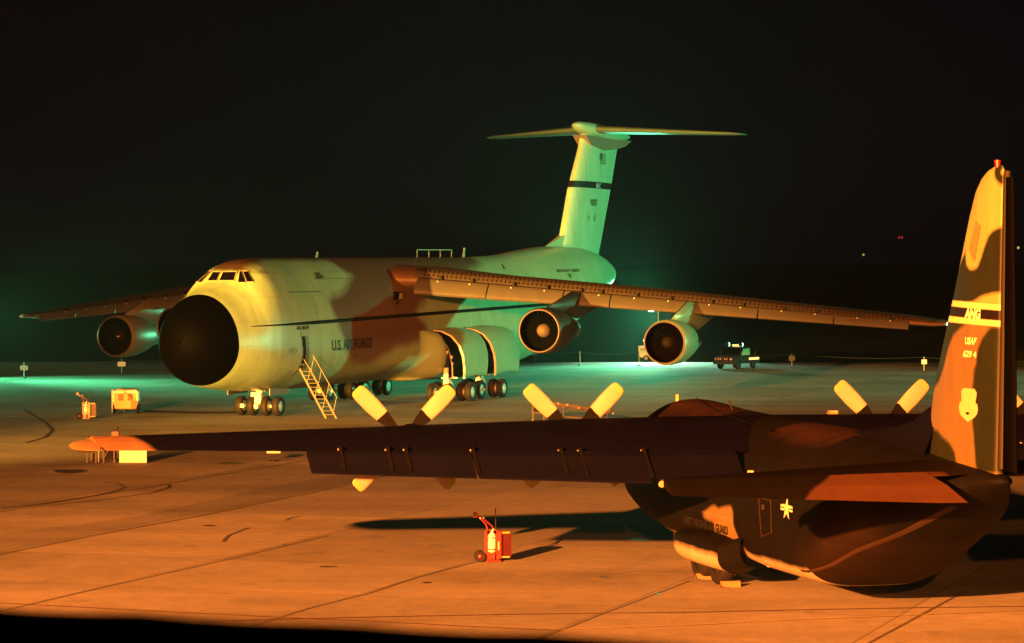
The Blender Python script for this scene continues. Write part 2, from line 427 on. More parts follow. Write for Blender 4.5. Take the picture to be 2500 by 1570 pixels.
def wheel(parent, c, axis, r, w, rim_mat, name='wheel'):
    c = Vector(c); ax = Vector(axis).normalized()
    b = MB(); h = w/2
    prof = [(-h*.8, r*.55), (-h, r*.72), (-h*.92, r*.9), (-h*.55, r*.985), (0, r), (h*.55, r*.985), (h*.92, r*.9), (h, r*.72), (h*.8, r*.55)]
    b.lathe(prof, c, ax, 24)
    o = b.build(name, M['rubber'], parent)
    k = MB(); k.lathe([(-h*.82, 0.001), (-h*.85, r*.2), (-h*.6, r*.3), (-h*.75, r*.56), (h*.75, r*.56), (h*.6, r*.3), (h*.85, r*.2), (h*.82, 0.001)], c, ax, 18)
    k.build('rim', rim_mat, o)
    return o
def extrude_plate(b, pts3, off, mi=0):
    n = len(pts3); o = Vector(off)
    vs = [Vector(p) for p in pts3] + [Vector(p)+o for p in pts3]
    return b.add(vs, [tuple(range(n))[::-1], tuple(range(n, 2*n))] + [(i, (i+1) % n, n+(i+1) % n, n+i) for i in range(n)], mi)

# ------------------------------------------------------------------ ground
def sheet(name, pts, z, mat, kind='structure', label=None, cat=None):
    b = MB(); b.add([(p[0], p[1], z) for p in pts], [tuple(range(len(pts)))])
    o = b.build(name, mat); o['kind'] = kind
    if label: o['label'] = label
    if cat: o['category'] = cat
    return o
b = MB(); b.add([(-1500, -1500, -0.02), (1500, -1500, -0.02), (1500, 2500, -0.02), (-1500, 2500, -0.02)], [(0, 1, 2, 3)])
tag(b.build('grass_field', M['grass']), 'flat dark grass beyond the edge of the concrete apron', 'field', kind='structure')
b = MB(); b.add([(-400, -100, 0), (400, -100, 0), (400, 246, 0), (60, 256, 0), (-60, 259, 0), (-400, 262, 0)], [(0, 1, 2, 3, 4, 5)])
tag(b.build('apron', M['concrete']), 'stained concrete parking apron under both aircraft', 'apron', kind='structure')
def strip_pts(px, w):
    """ribbon of width w metres along pixel points of the photograph laid on the ground"""
    g = [Vector(gnd(x, y)) for x, y in px]; l, r = [], []
    for i, p in enumerate(g):
        d = (g[min(i+1, len(g)-1)] - g[max(i-1, 0)]).normalized(); n = Vector((-d.y, d.x, 0))
        l.append(p + n*w/2); r.append(p - n*w/2)
    return l, r
def ribbon(name, px, w, z, mat, label, cat):
    l, r = strip_pts(px, w); b = MB(); n = len(l)
    b.add([(p.x, p.y, z) for p in l+r], [(i, i+1, n+i+1, n+i) for i in range(n-1)])
    return tag(b.build(name, mat), label, cat, kind='structure')
def c1(*p): return [(x/2.6756, 1100+y/2.6756) for x, y in p]
def c2(*p): return [(900+x/3.01, 1100+y/3.01) for x, y in p]
def c3(*p): return [(1650+x/2.833, 1380+y/2.833) for x, y in p]
l = [gnd(*q) for q in c1((-500, 800), (0, 680), (1300, 430), (2040, 275), (2600, 150))]
l2 = [gnd(*q) for q in c1((2600, 90), (1700, 250), (900, 430), (0, 545), (-500, 600))]
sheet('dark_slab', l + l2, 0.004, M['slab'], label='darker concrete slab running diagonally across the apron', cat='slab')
ribbon('apron_joint', c1((-300, 745), (0, 680), (520, 572), (1300, 430), (2040, 275), (2600, 150)), 0.10, 0.008, M['joint'], 'dark sealed joint along the edge of the darker slab', 'joint')
ribbon('apron_joint', c1((-100, 1075), (600, 912), (1000, 822), (1500, 710), (2150, 555)), 0.09, 0.008, M['joint'], 'long dark joint ending at the wing shadow', 'joint')
ribbon('apron_joint', c1((1650, 1145), (2040, 1025), (2408, 935)) + c2((350, 935), (800, 815)), 0.10, 0.008, M['joint'], 'dark joint leading to the wheels of the near fire extinguisher', 'joint')
ribbon('apron_joint', c2((1250, 1385), (1760, 1185), (2120, 1050), (2360, 958)), 0.09, 0.008, M['joint'], 'dark joint leading to the wheel chocks', 'joint')
ribbon('apron_joint', c1((-100, 415), (300, 350), (600, 300), (1000, 235), (1300, 180), (2040, 60), (2500, -20)), 0.14, 0.008, M['joint'], 'dark joint passing below the small sign board', 'joint')
ribbon('apron_joint', c3((1300, 558), (1650, 370), (2000, 180)), 0.09, 0.008, M['joint'], 'dark joint crossing the red line at lower right', 'joint')
ribbon('painted_line', c1((-100, 990), (0, 998), (1000, 1050), (2100, 1105)) + c2((0, 1255), (700, 1293), (1400, 1325)), 0.10, 0.012, M['line_red'], 'red painted line running down to the right', 'line')
ribbon('painted_line', c1((1300, 1120), (2100, 1098)) + c2((0, 1227), (1000, 1207), (2400, 1191)) + c3((800, 313), (1780, 295), (2450, 287)), 0.10, 0.016, M['line_red'], 'long red painted line across the foreground', 'line')
ribbon('painted_line', c2((1420, 1322), (1900, 1302), (2408, 1285)) + c3((800, 382), (1400, 358), (1900, 338), (2450, 315)), 0.09, 0.020, M['line_yellow'], 'thin yellow painted line at lower right', 'line')
ribbon('painted_line', c2((1050, 930), (1250, 960), (1420, 972), (1700, 945), (2200, 878), (2330, 860)), 0.05, 0.012, M['line_yellow'], 'faint curved yellow line leading to the wheel well', 'line')
def tyre_mark(px, w=0.18):
    return ribbon('tyre_mark', px, w, 0.010, M['oil'], None, None)
o = tyre_mark(c1((0, 382), (300, 345), (600, 300), (760, 265), (815, 240), (770, 215), (680, 208))); tag(o, 'curved dark tyre mark looping near the left edge', 'tyre mark')
o = tyre_mark(c1((300, 360), (700, 320), (1000, 275), (1100, 245), (1110, 225), (1040, 218)), .12); tag(o, 'second fainter tyre mark loop right of the first', 'tyre mark')
o = tyre_mark([(60, 1000), (110, 1030), (128, 1050), (110, 1068), (60, 1082)], .15); tag(o, 'small curved mark left of the yellow generator cart', 'tyre mark')
random.seed(4)
def stain(cx, cy, rx, ry, label, z=0.012):
    pts = []
    n = 26
    for i in range(n):
        t = 2*PI*i/n; k = 0.75 + 0.35*random.random()
        pts.append(gnd(cx + rx*math.cos(t)*k, cy + ry*math.sin(t)*k))
    return sheet('oil_stain', pts, z, M['oil'], label=label, cat='oil stain')
stain(172, 1151, 48, 5, 'long dark oil stain below the wing tip')
stain(568, 1131, 34, 3, 'oil stain left of the small sign board')
stain(722, 1110, 22, 3, 'oil stain right of the small sign board')
stain(510, 1284, 18, 1.6, 'small dark streak above the crack')
stain(1043, 1423, 13, 1.8, 'short dark streak left below the near extinguisher')
stain(1474, 1409, 11, 1.8, 'short dark streak beside the curved yellow line')
stain(1608, 1451, 10, 1.5, 'small dark spot on the joint near the chocks')
stain(800, 1384, 24, 1.5, 'faint streak in the middle foreground')
stain(697, 1331, 5, 1.2, 'small dark dot on the joint')
ribbon('crack', c1((1460, 598), (1475, 575), (1500, 553), (1560, 530), (1630, 505)), 0.13, 0.010, M['joint'], 'short jagged dark crack in the concrete', 'crack')
ribbon('crack', c1((1870, 458), (1895, 443), (1960, 430)), 0.10, 0.010, M['joint'], 'tiny crack right of the longer crack', 'crack')
sheet('green_patch', [gnd(x, y) for x, y in c2((1905, 655), (1960, 645), (2065, 655), (2040, 668), (1960, 668))], 0.012, paint('green_mark', (0.10, 0.22, 0.07), .6), label='small pale green painted mark left of the wheel well', cat='painted mark')

# ------------------------------------------------------------------ the big four-engined cargo jet
jet = thing('cargo_jet', 'huge four engined military cargo jet with black nose and tall T tail', 'aircraft', (JET[0], JET[1], 0), JET[2])
JROWS = ([(0.00, 4.62, 4.50, 0.06, 4.56, 2, 2), (0.08, 5.12, 4.00, .55, 4.55, 2, 2), (0.30, 5.65, 3.45, 1.08, 4.53, 2, 2), (0.7, 6.18, 2.92, 1.58, 4.5, 2, 2),
          (1.3, 6.66, 2.48, 2.02, 4.45, 2, 2), (2.0, 7.03, 2.20, 2.34, 4.4, 2, 2), (2.4, 7.20, 2.08, 2.47, 4.35, 2, 2), (4.0, 7.62, 1.80, 2.92, 4.2, 2, 2.05), (5.4, 7.95, 1.62, 3.18, 4.1, 1.95, 2.1),
          (6.2, 8.35, 1.55, 3.30, 4.05, 1.95, 2.15), (7.0, 8.78, 1.5, 3.38, 4.0, 1.92, 2.2), (7.8, 9.06, 1.47, 3.45, 4.0, 1.9, 2.2), (9.0, 9.24, 1.45, 3.52, 4.0, 1.88, 2.25), (11, 9.27, 1.45, 3.6, 4.0, 1.85, 2.3),
          (22, 9.25, 1.45, 3.62, 4.0, 1.85, 2.3), (38, 9.25, 1.45, 3.62, 4.0, 1.85, 2.3), (44, 9.33, 1.6, 3.6, 4.1, 1.85, 2.2), (50, 9.72, 2.4, 3.5, 4.9, 1.9, 2.1),
          (56, 10.02, 3.7, 3.15, 6.2, 1.95, 2), (61, 10.0, 4.95, 2.55, 7.2, 2, 2), (65, 9.65, 6.0, 1.85, 7.7, 2, 2), (68, 9.1, 6.75, 1.2, 7.85, 2, 2), (69.6, 8.55, 7.2, .75, 7.9, 2, 2), (70.3, 8.12, 7.7, .2, 7.9, 2, 2)])
JROWS = [(r[0]-2.3,) + r[1:] for r in JROWS if r[0] <= 2.4] + [(1.2, 7.50, 1.9, 2.74, 4.28, 2.0, 2.02), (2.4, 7.95, 1.78, 2.98, 4.2, 2.1, 2.05), (3.4, 8.55, 1.68, 3.13, 4.14, 2.25, 2.1), (4.4, 8.98, 1.6, 3.25, 4.1, 2.25, 2.12), (5.6, 9.17, 1.54, 3.35, 4.05, 2.15, 2.16), (7.4, 9.25, 1.48, 3.45, 4.0, 2.0, 2.2)] + [r for r in JROWS if r[0] >= 9]
JF = Fus(JROWS)
JS = [r[0] for r in JF.r]
def k4(*p): return [(470+x/12.04, 620+y/12.04) for x, y in p]
def side_poly(pl, F, px): return [on_side(x, y, pl, F) for x, y in px]
def k1(*p): return [(350+x*.3322, 580+y*.3322) for x, y in p]
patch = side_poly(JET, JF, k1((1530, 270), (1490, 360), (1460, 400), (1380, 440), (1365, 480), (1385, 540), (1420, 600), (1440, 650), (1480, 760), (1490, 830), (1510, 900), (1560, 925), (1680, 920), (1740, 890), (1780, 850), (1850, 820), (1960, 800), (2040, 760), (2090, 710), (2090, 660), (2060, 620), (2010, 580), (2010, 540), (2060, 480)))  # brown camouflage; the rounded low end takes in the inner engine's shadow
patch = patch + [(26, 6.9), (29, 7.6), (36, 8.2), (40, 8.9), (40, 12), (17.5, 12), (15.5, 8.6)]
roof = side_poly(JET, JF, k4((1640, 500), (1750, 400), (1900, 250), (2000, 150))) 
roof = [(1.5, 8.45), (5.0, 8.45)] + [p for p in roof] + [(12, 9.1), (16, 9.1), (22, 9), (22, 12), (1.5, 12)]
belly = [(8.5, 2.0), (14, 1.85), (18, 2.05), (20.5, 2.55), (23, 2.3), (26, 2.0), (40, 2.0), (46, 0), (7, 0)]  # brown belly joins a low paint patch and underside shade kept as colour
main_s = dense([s for s in JS if s >= 0.09], 0.3)
P = JF.grid(main_s, 128)
b = MB(); b.grid(P, closed_v=True)
b.add(P[-1], [tuple(range(128))])
pts = np.array(b.v); sz = np.stack([-pts[:, 1], pts[:, 2]], 1)
pa = np.maximum(sdf(patch, sz), sdf(belly, sz)); pb = sdf(roof, sz)
fus = b.build('fuselage', M['jet'], jet, {'patch_a': pa, 'roof_shaded': pb})
b = MB(); b.grid(JF.grid([q-2.3 for q in (0.0, 0.03, 0.08, .15, .22, .3, .4, .5, .7, .9, 1.1, 1.3, 1.6, 2.0, 2.2, 2.4)], 96), closed_v=True)
b.build('radome', M['radome'], jet)
def jside(s, z, out=0.0, side=1):
    return L(s, side*(JF.hw_at(s, z)+out), z)
def jet_plate(name, quad_sz, mat, out=0.03, parent=None, nu=6, nv=4, side=1):
    """plate following the skin: corners (s,z) top-front, top-rear, bottom-rear, bottom-front"""
    q = np.array(quad_sz, float); P = []
    for i in range(nu+1):
        u = i/nu; row = []
        for j in range(nv+1):
            v = j/nv; a = (1-u)*q[0]+u*q[1]; c = (1-u)*q[3]+u*q[2]; p = (1-v)*a+v*c
            row.append(jside(p[0], p[1], out, side))
        P.append(row)
    b = MB(); b.grid(np.array(P)); return b.build(name, mat, parent or jet, recalc=False)
# cockpit windows, from the centre pane round to the side; each pane in a pale frame
def k4(*p): return [(470+x/12.04, 620+y/12.04) for x, y in p]
panes = [k4((370, 530), (545, 525), (385, 775), (190, 780)), k4((600, 530), (810, 530), (700, 775), (440, 778)), k4((890, 530), (1280, 525), (1200, 772), (785, 770)),
         k4((1380, 505), (1430, 510), (1555, 830), (1340, 830)), k4((1480, 510), (1610, 510), (1785, 810), (1600, 815))]
fr = k4((395, 505), (1620, 490), (1850, 835), (190, 800))
def surf_hit(px, py):
    """hit on the jet's skin for a pixel, searched along the ray (front faces too)"""
    o, d = ray(px, py); o = tol(JET, o, True); d = tol(JET, d, False)
    last = None
    for t in np.linspace(150, 200, 4000):
        q = o + t*d
        if q[0] < -2.3: continue
        zt, zb, hw, zc, et, eb = JF.at(q[0])
        if q[2] < zt and q[2] > zb and abs(q[1]) < JF.hw_at(q[0], q[2]): return q
    return None
def skin_panel(name, px, mat, out, parent, n=6):
    q = [np.array(p, float) for p in px]; P = []
    for i in range(n+1):
        u = i/n; row = []
        for j in range(n+1):
            v = j/n; p = (1-v)*((1-u)*q[0]+u*q[1]) + v*((1-u)*q[3]+u*q[2])
            h = surf_hit(*p)
            if h is None: return None
            o_, d_ = ray(*p); d_ = tol(JET, d_, False); h = h - d_/np.linalg.norm(d_)*out*1.6; row.append(L(*h))
        P.append(row)
    b = MB(); b.grid(np.array(P)); return b.build(name, mat, parent, recalc=False)
for p in panes:
    q = np.array(p); c = q.mean(0); big = c + (q-c)*np.array([1.13, 1.16])
    f_ = skin_panel('window_frame', big, M['frame'], .05, jet)
    if f_: skin_panel('pane', p, M['glass'], .075, f_)
    # mirrored window on the far side of the nose
    if f_ and p in panes[-2:]:
        for src_o, nm, par in ((f_, 'window_frame', jet),):
            me = src_o.data.copy()
            for v in me.vertices: v.co.x = -v.co.x
            me.flip_normals(); m2 = bpy.data.objects.new(nm, me); COL.objects.link(m2); m2.parent = jet
            g = src_o.children[0]; me = g.data.copy()
            for v in me.vertices: v.co.x = -v.co.x
            me.flip_normals(); m3 = bpy.data.objects.new('pane', me); COL.objects.link(m3); m3.parent = m2
# dark stripe where the two lobes of the hull meet, from the radome back to the wing
a0 = surf_hit(612, 797); a1 = on_side(1340, 743, JET, JF)
b = MB(); Pt = []
for i in range(61):
    t = i/60; s = a0[0] + (a1[0]-a0[0])*t; z = a0[2] + (a1[1]-a0[2])*t
    w = .02 + .10*min(1, t/.18); w = min(w, .105)
    sl = (JF.hw_at(s, z-.1)-JF.hw_at(s, z+.1))/.2
    Pt.append([L(s, JF.hw_at(s, z+w)+.01, z+w), L(s, JF.hw_at(s, z)+.05, z), L(s, JF.hw_at(s, z-w)+.01, z-w)])
b.grid(np.array(Pt)); b.build('hull_stripe', M['black'], jet, recalc=False)
# visor seam behind the nose
b = MB(); Pt = []
for i in range(41):
    z = 5.0 - i*(5.0-1.62)/40; s = 6.28 + .25*math.sin(i/40*PI) - .5*max(0, i/40-.75)
    Pt.append([jside(s-.03, z, .012), jside(s+.03, z, .012)])
b.grid(np.array(Pt)); b.build('visor_seam', M['letter_dull'], jet, recalc=False)
b = MB(); Pt = []
for i in range(25):
    t = i/24; s = 5.9+4.6*t; z = 7.28 - .04*t + .10*max(0, t-.7)
    Pt.append([jside(s, z+.025, .012), jside(s, z-.025, .012)])
b.grid(np.array(Pt)); b.build('panel_seam', M['letter_dull'], jet, recalc=False)
for s0, s1, z in ((10.5, 17.5, 8.0), (11, 17, 6.6), (24.5, 26, 4.3)):
    b = MB(); b.grid(np.array([[jside(s0+(s1-s0)*i/20, z+.012, .01), jside(s0+(s1-s0)*i/20, z-.012, .01)] for i in range(21)]))
    b.build('panel_seam', M['letter_dull'], jet, recalc=False)
# crew door: black plate for the opening, alloy panel beside it
jet_plate('crew_door_opening', [(6.36, 4.72), (6.72, 4.72), (6.95, 2.85), (6.55, 2.85)], M['black'], .015)
jet_plate('crew_door', [(6.75, 4.72), (7.02, 4.72), (7.25, 2.80), (6.98, 2.80)], M['alu'], .06)
def jtext(txt, px, mat, bold=.02, label=None, name='lettering'):
    """px = corners top-left, top-right, bottom-right, bottom-left in photograph pixels"""
    q = [np.array(on_side(x, y, JET, JF)) for x, y in px]
    def fn(u, v):
        p = v*((1-u)*q[0]+u*q[1]) + (1-v)*((1-u)*q[3]+u*q[2]); return jside(p[0], p[1], .02)
    return lettering(txt, fn, mat, jet, name, bold, label)
def k2(*p): return [(740+x*.15873, 660+y*.15873) for x, y in p]
jtext('U.S. AIR FORCE', k2((435, 1075), (1055, 1030), (1060, 1190), (440, 1240)), M['letter'], .03)
jtext('436 MAW', [(723, 796), (754, 794), (754.5, 804), (723.5, 806)], M['letter'], .03)
jtext('MILITARY AIRLIFT COMMAND', [(1358, 657), (1413, 656.5), (1414, 664), (1359, 665)], M['letter_dull'], .02)
jtext('07', [(711, 853), (718, 852), (718.5, 860), (711.5, 861)], M['letter_dull'], .01)
hx = [on_side(x, y, JET, JF) for x, y in [(690+x/12.6, 780+y/12.6) for x, y in ((235, 875), (390, 865), (430, 950), (380, 1055), (235, 1070), (190, 970))]]
b = MB()
c = np.mean(hx, 0); inn = [c + (np.array(p)-c)*.86 for p in hx]
b.add([jside(p[0], p[1], .02) for p in hx] + [jside(p[0], p[1], .02) for p in inn], [(i, (i+1) % 6, 6+(i+1) % 6, 6+i) for i in range(6)])
b.build('hexagon_marking', M['letter_dull'], jet, recalc=False)
def px_plate(name, px, mat, out=.03):
    return jet_plate(name, [on_side(x, y, JET, JF) for x, y in px], mat, out)
px_plate('hatch', k2((1385, 325), (1540, 335), (1515, 460), (1375, 450)), M['black'], .03)
px_plate('hatch_door', k2((1465, 350), (1515, 350), (1505, 445), (1450, 445)), M['cream'], .08)
px_plate('vent', k2((1430, 475), (1460, 480), (1455, 530), (1425, 525)), M['black'], .03)
px_plate('insignia_patch', k2((165, 35), (245, 30), (295, 120), (205, 130)), M['letter_dull'], .03)
px_plate('vent', k2((285, 70), (310, 85), (310, 110), (285, 105)), M['letter_dull'], .03)
px_plate('vent', [(1386, 668), (1392, 668), (1395, 678), (1389, 678)], M['letter_dull'], .03)
px_plate('vent', [(1222, 644), (1226, 645), (1233, 656), (1229, 656)], M['letter_dull'], .03)
px_plate('vent', [(1131, 798), (1134, 798), (1135, 805), (1132, 805)], M['letter_dull'], .06)
b = MB(); q = on_side(987, 684, JET, JF); b.tube(jside(q[0], q[1], .15), L(q[0]+1.9, JF.hw_at(q[0]+1.9, q[1])+.25, q[1]-.05), .13, 12)
b.build('wing_root_fairing', M['frame'], jet)
# roof equipment
b = MB()
for i in range(4):
    s = 31.5+i*2.0; b.bar(L(s, 0, 9.2), L(s, 0, 9.74), .05, .05)
b.bar(L(31.5, 0, 9.74), L(37.5, 0, 9.74), .05, .05)
b.build('roof_rail', M['jet_plain'], jet)
for s, h in ((39.6, .62), (15.6, .32)):
    zt = JF.at(s)[0]
    b = MB(); b.prism([(s-.12, zt-.05), (s+.25, zt-.05), (s+.32, zt+h), (s+.18, zt+h)], lambda u, v, t: L(u, t, v), -.03, .03); b.build('blade_antenna', M['jet_plain'], jet)
# wings
def le_s(y): return 21.4 + .5*y
def band_top(y): return float(np.interp(y, [3.6, 17, 31.8, 34], [8.62, 7.30, 5.55, 5.15]))
def slat_top(y): return float(np.interp(y, [3.6, 17, 31.8], [8.02, 6.70, 5.16]))
def slat_bot(y): return float(np.interp(y, [3.6, 17, 31.8], [6.92, 5.86, 4.62]))
def slat_y(px):
    k = (px-1250)/F_PX; return (k*185.1+9.89)/(1.113-.109*k)
cuts = [slat_y(x) for x in (1020, 1196, 1380, 1495, 1682, 1854, 2039, 2222)]
for side in (1, -1):
    secs = [(0, 21.4, 14.2, 7.95, .125, 2.5), (3.6, 23.2, 12.6, 7.80, .125, 2.5), (14, 28.4, 8.6, 6.75, .115, 2), (33.0, 37.9, 4.7, 4.95, .10, 0), (33.9, 38.4, 4.0, 4.93, .06, 0)]
    b = MB(); P = wing_grid(secs, 40, side, 16); b.grid(P, closed_v=True); b.add(P[0], [tuple(range(P.shape[1]))]); b.add(P[-1], [tuple(range(P.shape[1]))])
    wg = b.build('wing', M['jet_brown'], jet)
    lp = MB(); lp.lathe([(0, .001), (.12, .09), (.35, .13), (.8, .1), (1.1, .001)], L(38.2, side*33.95, 4.97), L(1, 0, 0), 14)
    lp.build('wing_tip_light', M['lampgreen'] if side == 1 else M['gear_white'], wg)
    # fixed leading edge above the slats with its row of dark ribs
    b = MB(); Pt = []
    for i in range(60):
        y = 3.3 + (33.2-3.3)*i/59; t, m_ = band_top(y), slat_top(y)
        Pt.append([L(le_s(y)+1.1, side*y, t-.02), L(le_s(y)+.45, side*y, t-.10), L(le_s(y)+.12, side*y, (t+m_)/2), L(le_s(y)+.12, side*y, m_-.25)])
    b.grid(np.array(Pt)); n_t = 110
    for i in range(n_t):
        y = 3.9 + (31.6-3.9)*i/(n_t-1); t, m_ = band_top(y), slat_top(y); h = (t-m_)
        b.bar(L(le_s(y)+.30, side*y, t-.10), L(le_s(y)+.06, side*y, m_+h*.18), .07, .04, 1)
    ob = b.build('leading_edge', [M['wing_dark'], M['black']], wg)
    for k in range(7):
        y0, y1 = cuts[k]+.04, cuts[k+1]-.04
        b = MB(); Pt = []
        for i in range(9):
            y = y0 + (y1-y0)*i/8; t, bt = slat_top(y), slat_bot(y); h = t-bt
            if k == 6: bt2 = bt + h*.0
            row = []
            for a_, c_ in ((.10, 1.0), (-.18*h-.05, .93), (-.42*h, .74), (-.62*h, .48), (-.74*h, .2), (-.76*h, 0.0), (-.68*h, .02), (-.62*h, .24), (-.44*h, .50), (-.22*h, .74), (.02, .90)):
                row.append(L(le_s(y)+a_+.05, side*y, bt+h*c_))
            if k == 6 and i == 8: row = [(p[0]-.0, p[1], p[2]) for p in row]
            Pt.append(row)
        Pt = np.array(Pt); b.grid(Pt, closed_v=True); b.add(Pt[0], [tuple(range(11))]); b.add(Pt[-1], [tuple(range(11))])
        for fr_ in (.3, .75):
            y = y0+(y1-y0)*fr_; h = slat_top(y)-slat_bot(y); b.box(L(le_s(y)-.34*h, side*y, slat_bot(y)+h*.84), (.07, .07, .07), mi=1)
            b.box(L(le_s(y)+.02, side*(y+.1), slat_top(y)+.07), (.16, .3, .22), mi=2)
        b.build('slat', [M['slat'], M['cream'], M['black']], wg)
# engines with pylons
def engine(y, s0, zc, mat, pmat, spin):
    e = MB()
    e.lathe([(1.05, .98), (.9, 1.17), (.25, 1.19), (.06, 1.235), (0, 1.29), (.05, 1.345), (.3, 1.40), (1.2, 1.42), (2.3, 1.36), (3.2, 1.20), (3.9, 1.05)], L(s0, y, zc), L(1, 0, 0), 40, mis=[1, 1, 1, 2, 2, 0, 0, 0, 0, 0])
    ob = e.build('engine', [mat, M['inlet'], M['lip']], jet)
    c = MB(); c.lathe([(3.9, 1.05), (4.0, .96), (4.9, .80), (5.9, .62), (6.0, .45), (6.9, .05)], L(s0, y, zc), L(1, 0, 0), 28); c.build('core_nozzle', mat if y < 0 else M['jet_brown'], ob)
    f = MB(); f.lathe([(1.0, .001), (1.02, 1.2)], L(s0, y, zc), L(1, 0, 0), 32)
    for i in range(26):
        t = 2*PI*i/26; ax = Vector(L(0, math.cos(t), math.sin(t))); cen = Vector(L(s0+.86, y, zc)); tn = Vector(L(.12, -math.sin(t)*.12, math.cos(t)*.12))
        p0, p1 = cen+ax*.4, cen+ax*1.16
        f.add([p0-tn*.8, p0+tn*.8, p1+tn*.9, p1-tn*.9], [(0, 1, 2, 3)], 1)
    f.build('fan', [M['inlet'], M['fan_dark']], ob, recalc=False)
    s = MB(); s.lathe([(.30, .001), (.34, .16), (.48, .30), (.7, .40), (.95, .44)], L(s0, y, zc), L(1, 0, 0), 24); s.build('spinner', spin, ob)
    ys = 1 if y > 0 else -1; ay = abs(y); le = le_s(ay); zl = slat_top(ay)
    p = MB()
    Pt = []
    for fr_, th in ((0, .04), (.06, .2), (.2, .3), (.55, .28), (.9, .14), (1, .02)):
        top = (le-1.0 + fr_*(6.5), zl-.02-fr_*.9); bot = (s0+1.0+fr_*6.0, zc+1.36-fr_*.75)
        Pt.append([L(bot[0], y-th, bot[1]), L((bot[0]*.5+top[0]*.5), y-th, (bot[1]+top[1])/2), L(top[0], y-th, top[1]), L(top[0], y+th, top[1]), L((bot[0]*.5+top[0]*.5), y+th, (bot[1]+top[1])/2), L(bot[0], y+th, bot[1])])
    p.grid(np.array(Pt), smooth=True, closed_v=True); p.build('pylon', pmat, ob)
M['spin_bright'] = paint('spinner_paint', (0.10, 0.085, 0.065), 0.4, var=.05)
M['spin_dark'] = paint('spinner_dark', (0.012, 0.010, 0.009), 0.16, var=.05)
engine(12.6, 20.7, 4.77, M['wing_dark'], M['wing_dark'], M['spin_bright'])
engine(19.14, 25.26, 3.99, M['jet_plain'], M['jet_plain'], M['spin_dark'])
engine(-12.3, 20.7, 4.77, M['jet_grey'], M['jet_grey'], M['spin_dark'])
engine(-19.14, 25.26, 3.99, M['jet_grey'], M['jet_grey'], M['spin_dark'])
# fin, bullet and tailplane
fin_secs = [(8.2, 57.9, 10.2), (10.17, 58.8, 8.2), (14.33, 60.92, 9.75), (17.61, 63.29, 8.75), (18.6, 63.75, 8.4)]
fr_ = np.array(fin_secs); P = []
te = lambda z: float(np.interp(z, [8.2, 8.98, 14.7, 17.67, 18.6], [67.0, 67.4, 70.6, 72.03, 72.2]))
for i in range(90):
    z = 8.2 + (18.6-8.2)*i/89; ls = float(np.interp(z, fr_[:, 0], fr_[:, 1])); c = te(z)-ls
    fo = foil(18, .11, 0); P.append([L(ls+x*c, h*c, z) for x, h in fo])
b = MB(); b.grid(np.array(P), closed_v=True); b.add(P[-1], [tuple(range(len(P[-1])))])
pts = np.array(b.v)
bz = .5*(14.99+14.5) + (-pts[:, 1]-61.3)*(-.002)
bd = .255-np.abs(pts[:, 2]-bz)
fin = b.build('tail_fin', M['jet_fin'], jet, {'band': bd})
b = MB(); b.prism([(55.6, 9.98), (59.5, 10.9), (60.5, 9.7)], lambda u, v, t: L(u, t*(u-55.3)/5, v), -.28, .28); b.build('fin_root_fillet', M['jet_plain'], jet)
def fin_y(s, z):
    ls = float(np.interp(z, fr_[:, 0], fr_[:, 1])); c = te(z)-ls; x = np.clip((s-ls)/c, 0, 1); f_ = foil(18, .11, 0)[:18]
    return float(np.interp(x, f_[::-1, 0], f_[::-1, 1]))*c
def fin_text(txt, s0, s1, z0, z1, mat, bold=.02):
    return lettering(txt, lambda u, v: L(s0+(s1-s0)*u, fin_y(s0+(s1-s0)*u, z0+(z1-z0)*v)+.02, z0+(z1-z0)*v), mat, fin, 'lettering', bold)
fin_text('MAC', 65.75, 67.05, 14.48, 14.92, M['letter_grey'], .03)
fin_text('90007', 64.3, 66.3, 13.12, 13.66, M['letter_dull'], .02)
fin_text('H', 63.75, 64.15, 12.0, 12.42, M['letter_dull'], .01)
fin_text('Q', 65.35, 65.85, 11.95, 12.45, M['letter_dull'], .03)
b = MB()
def fq(s0, s1, z0, z1, mi=0): b.add([L(s, fin_y(s, z)+.02, z) for s, z in ((s0, z0), (s1, z0), (s1, z1), (s0, z1))], [(0, 1, 2, 3)], mi)
for i in range(7): fq(66.6 if i > 3 else 67.3, 68.4, 17.22-i*.13-.065, 17.22-i*.13)
fq(66.55, 67.28, 16.72, 17.24)
b.build('flag_marking', M['letter_dull'], fin, recalc=False)
b = MB()
Pt = []
for s, r_, zc_ in ((61.9, .02, 19.25), (62.3, .3, 19.2), (63.2, .55, 19.12), (65, .78, 18.98), (68, .88, 18.85), (71, .78, 18.75), (73.5, .48, 18.72), (75.2, .05, 18.75)):
    Pt.append([L(s, r_*.95*math.cos(2*PI*i/28), zc_+r_*.72*math.sin(2*PI*i/28)) for i in range(28)])
b.grid(np.array(Pt), closed_v=True); b.build('tail_bullet', M['jet_plain'], jet)
b = MB(); b.prism([(63.2, 18.5), (64.5, 17.75), (67.5, 17.45), (70, 17.6), (72.4, 17.9), (74.0, 18.4)], lambda u, v, t: L(u, t, v), -.55, .55); b.build('fin_cap', M['jet_grey'], jet)
for side in (1, -1):
    b = MB(); P = wing_grid([(.3, 64.6, 6.3, 19.02, .11, 0), (10.3, 70.2, 2.9, 18.72, .09, 0), (10.5, 70.6, 2.2, 18.71, .06, 0)], 16, side, 14, 0); b.grid(P, closed_v=True); b.add(P[-1], [tuple(range(P.shape[1]))])
    b.build('tailplane', M['jet_tail'], jet)
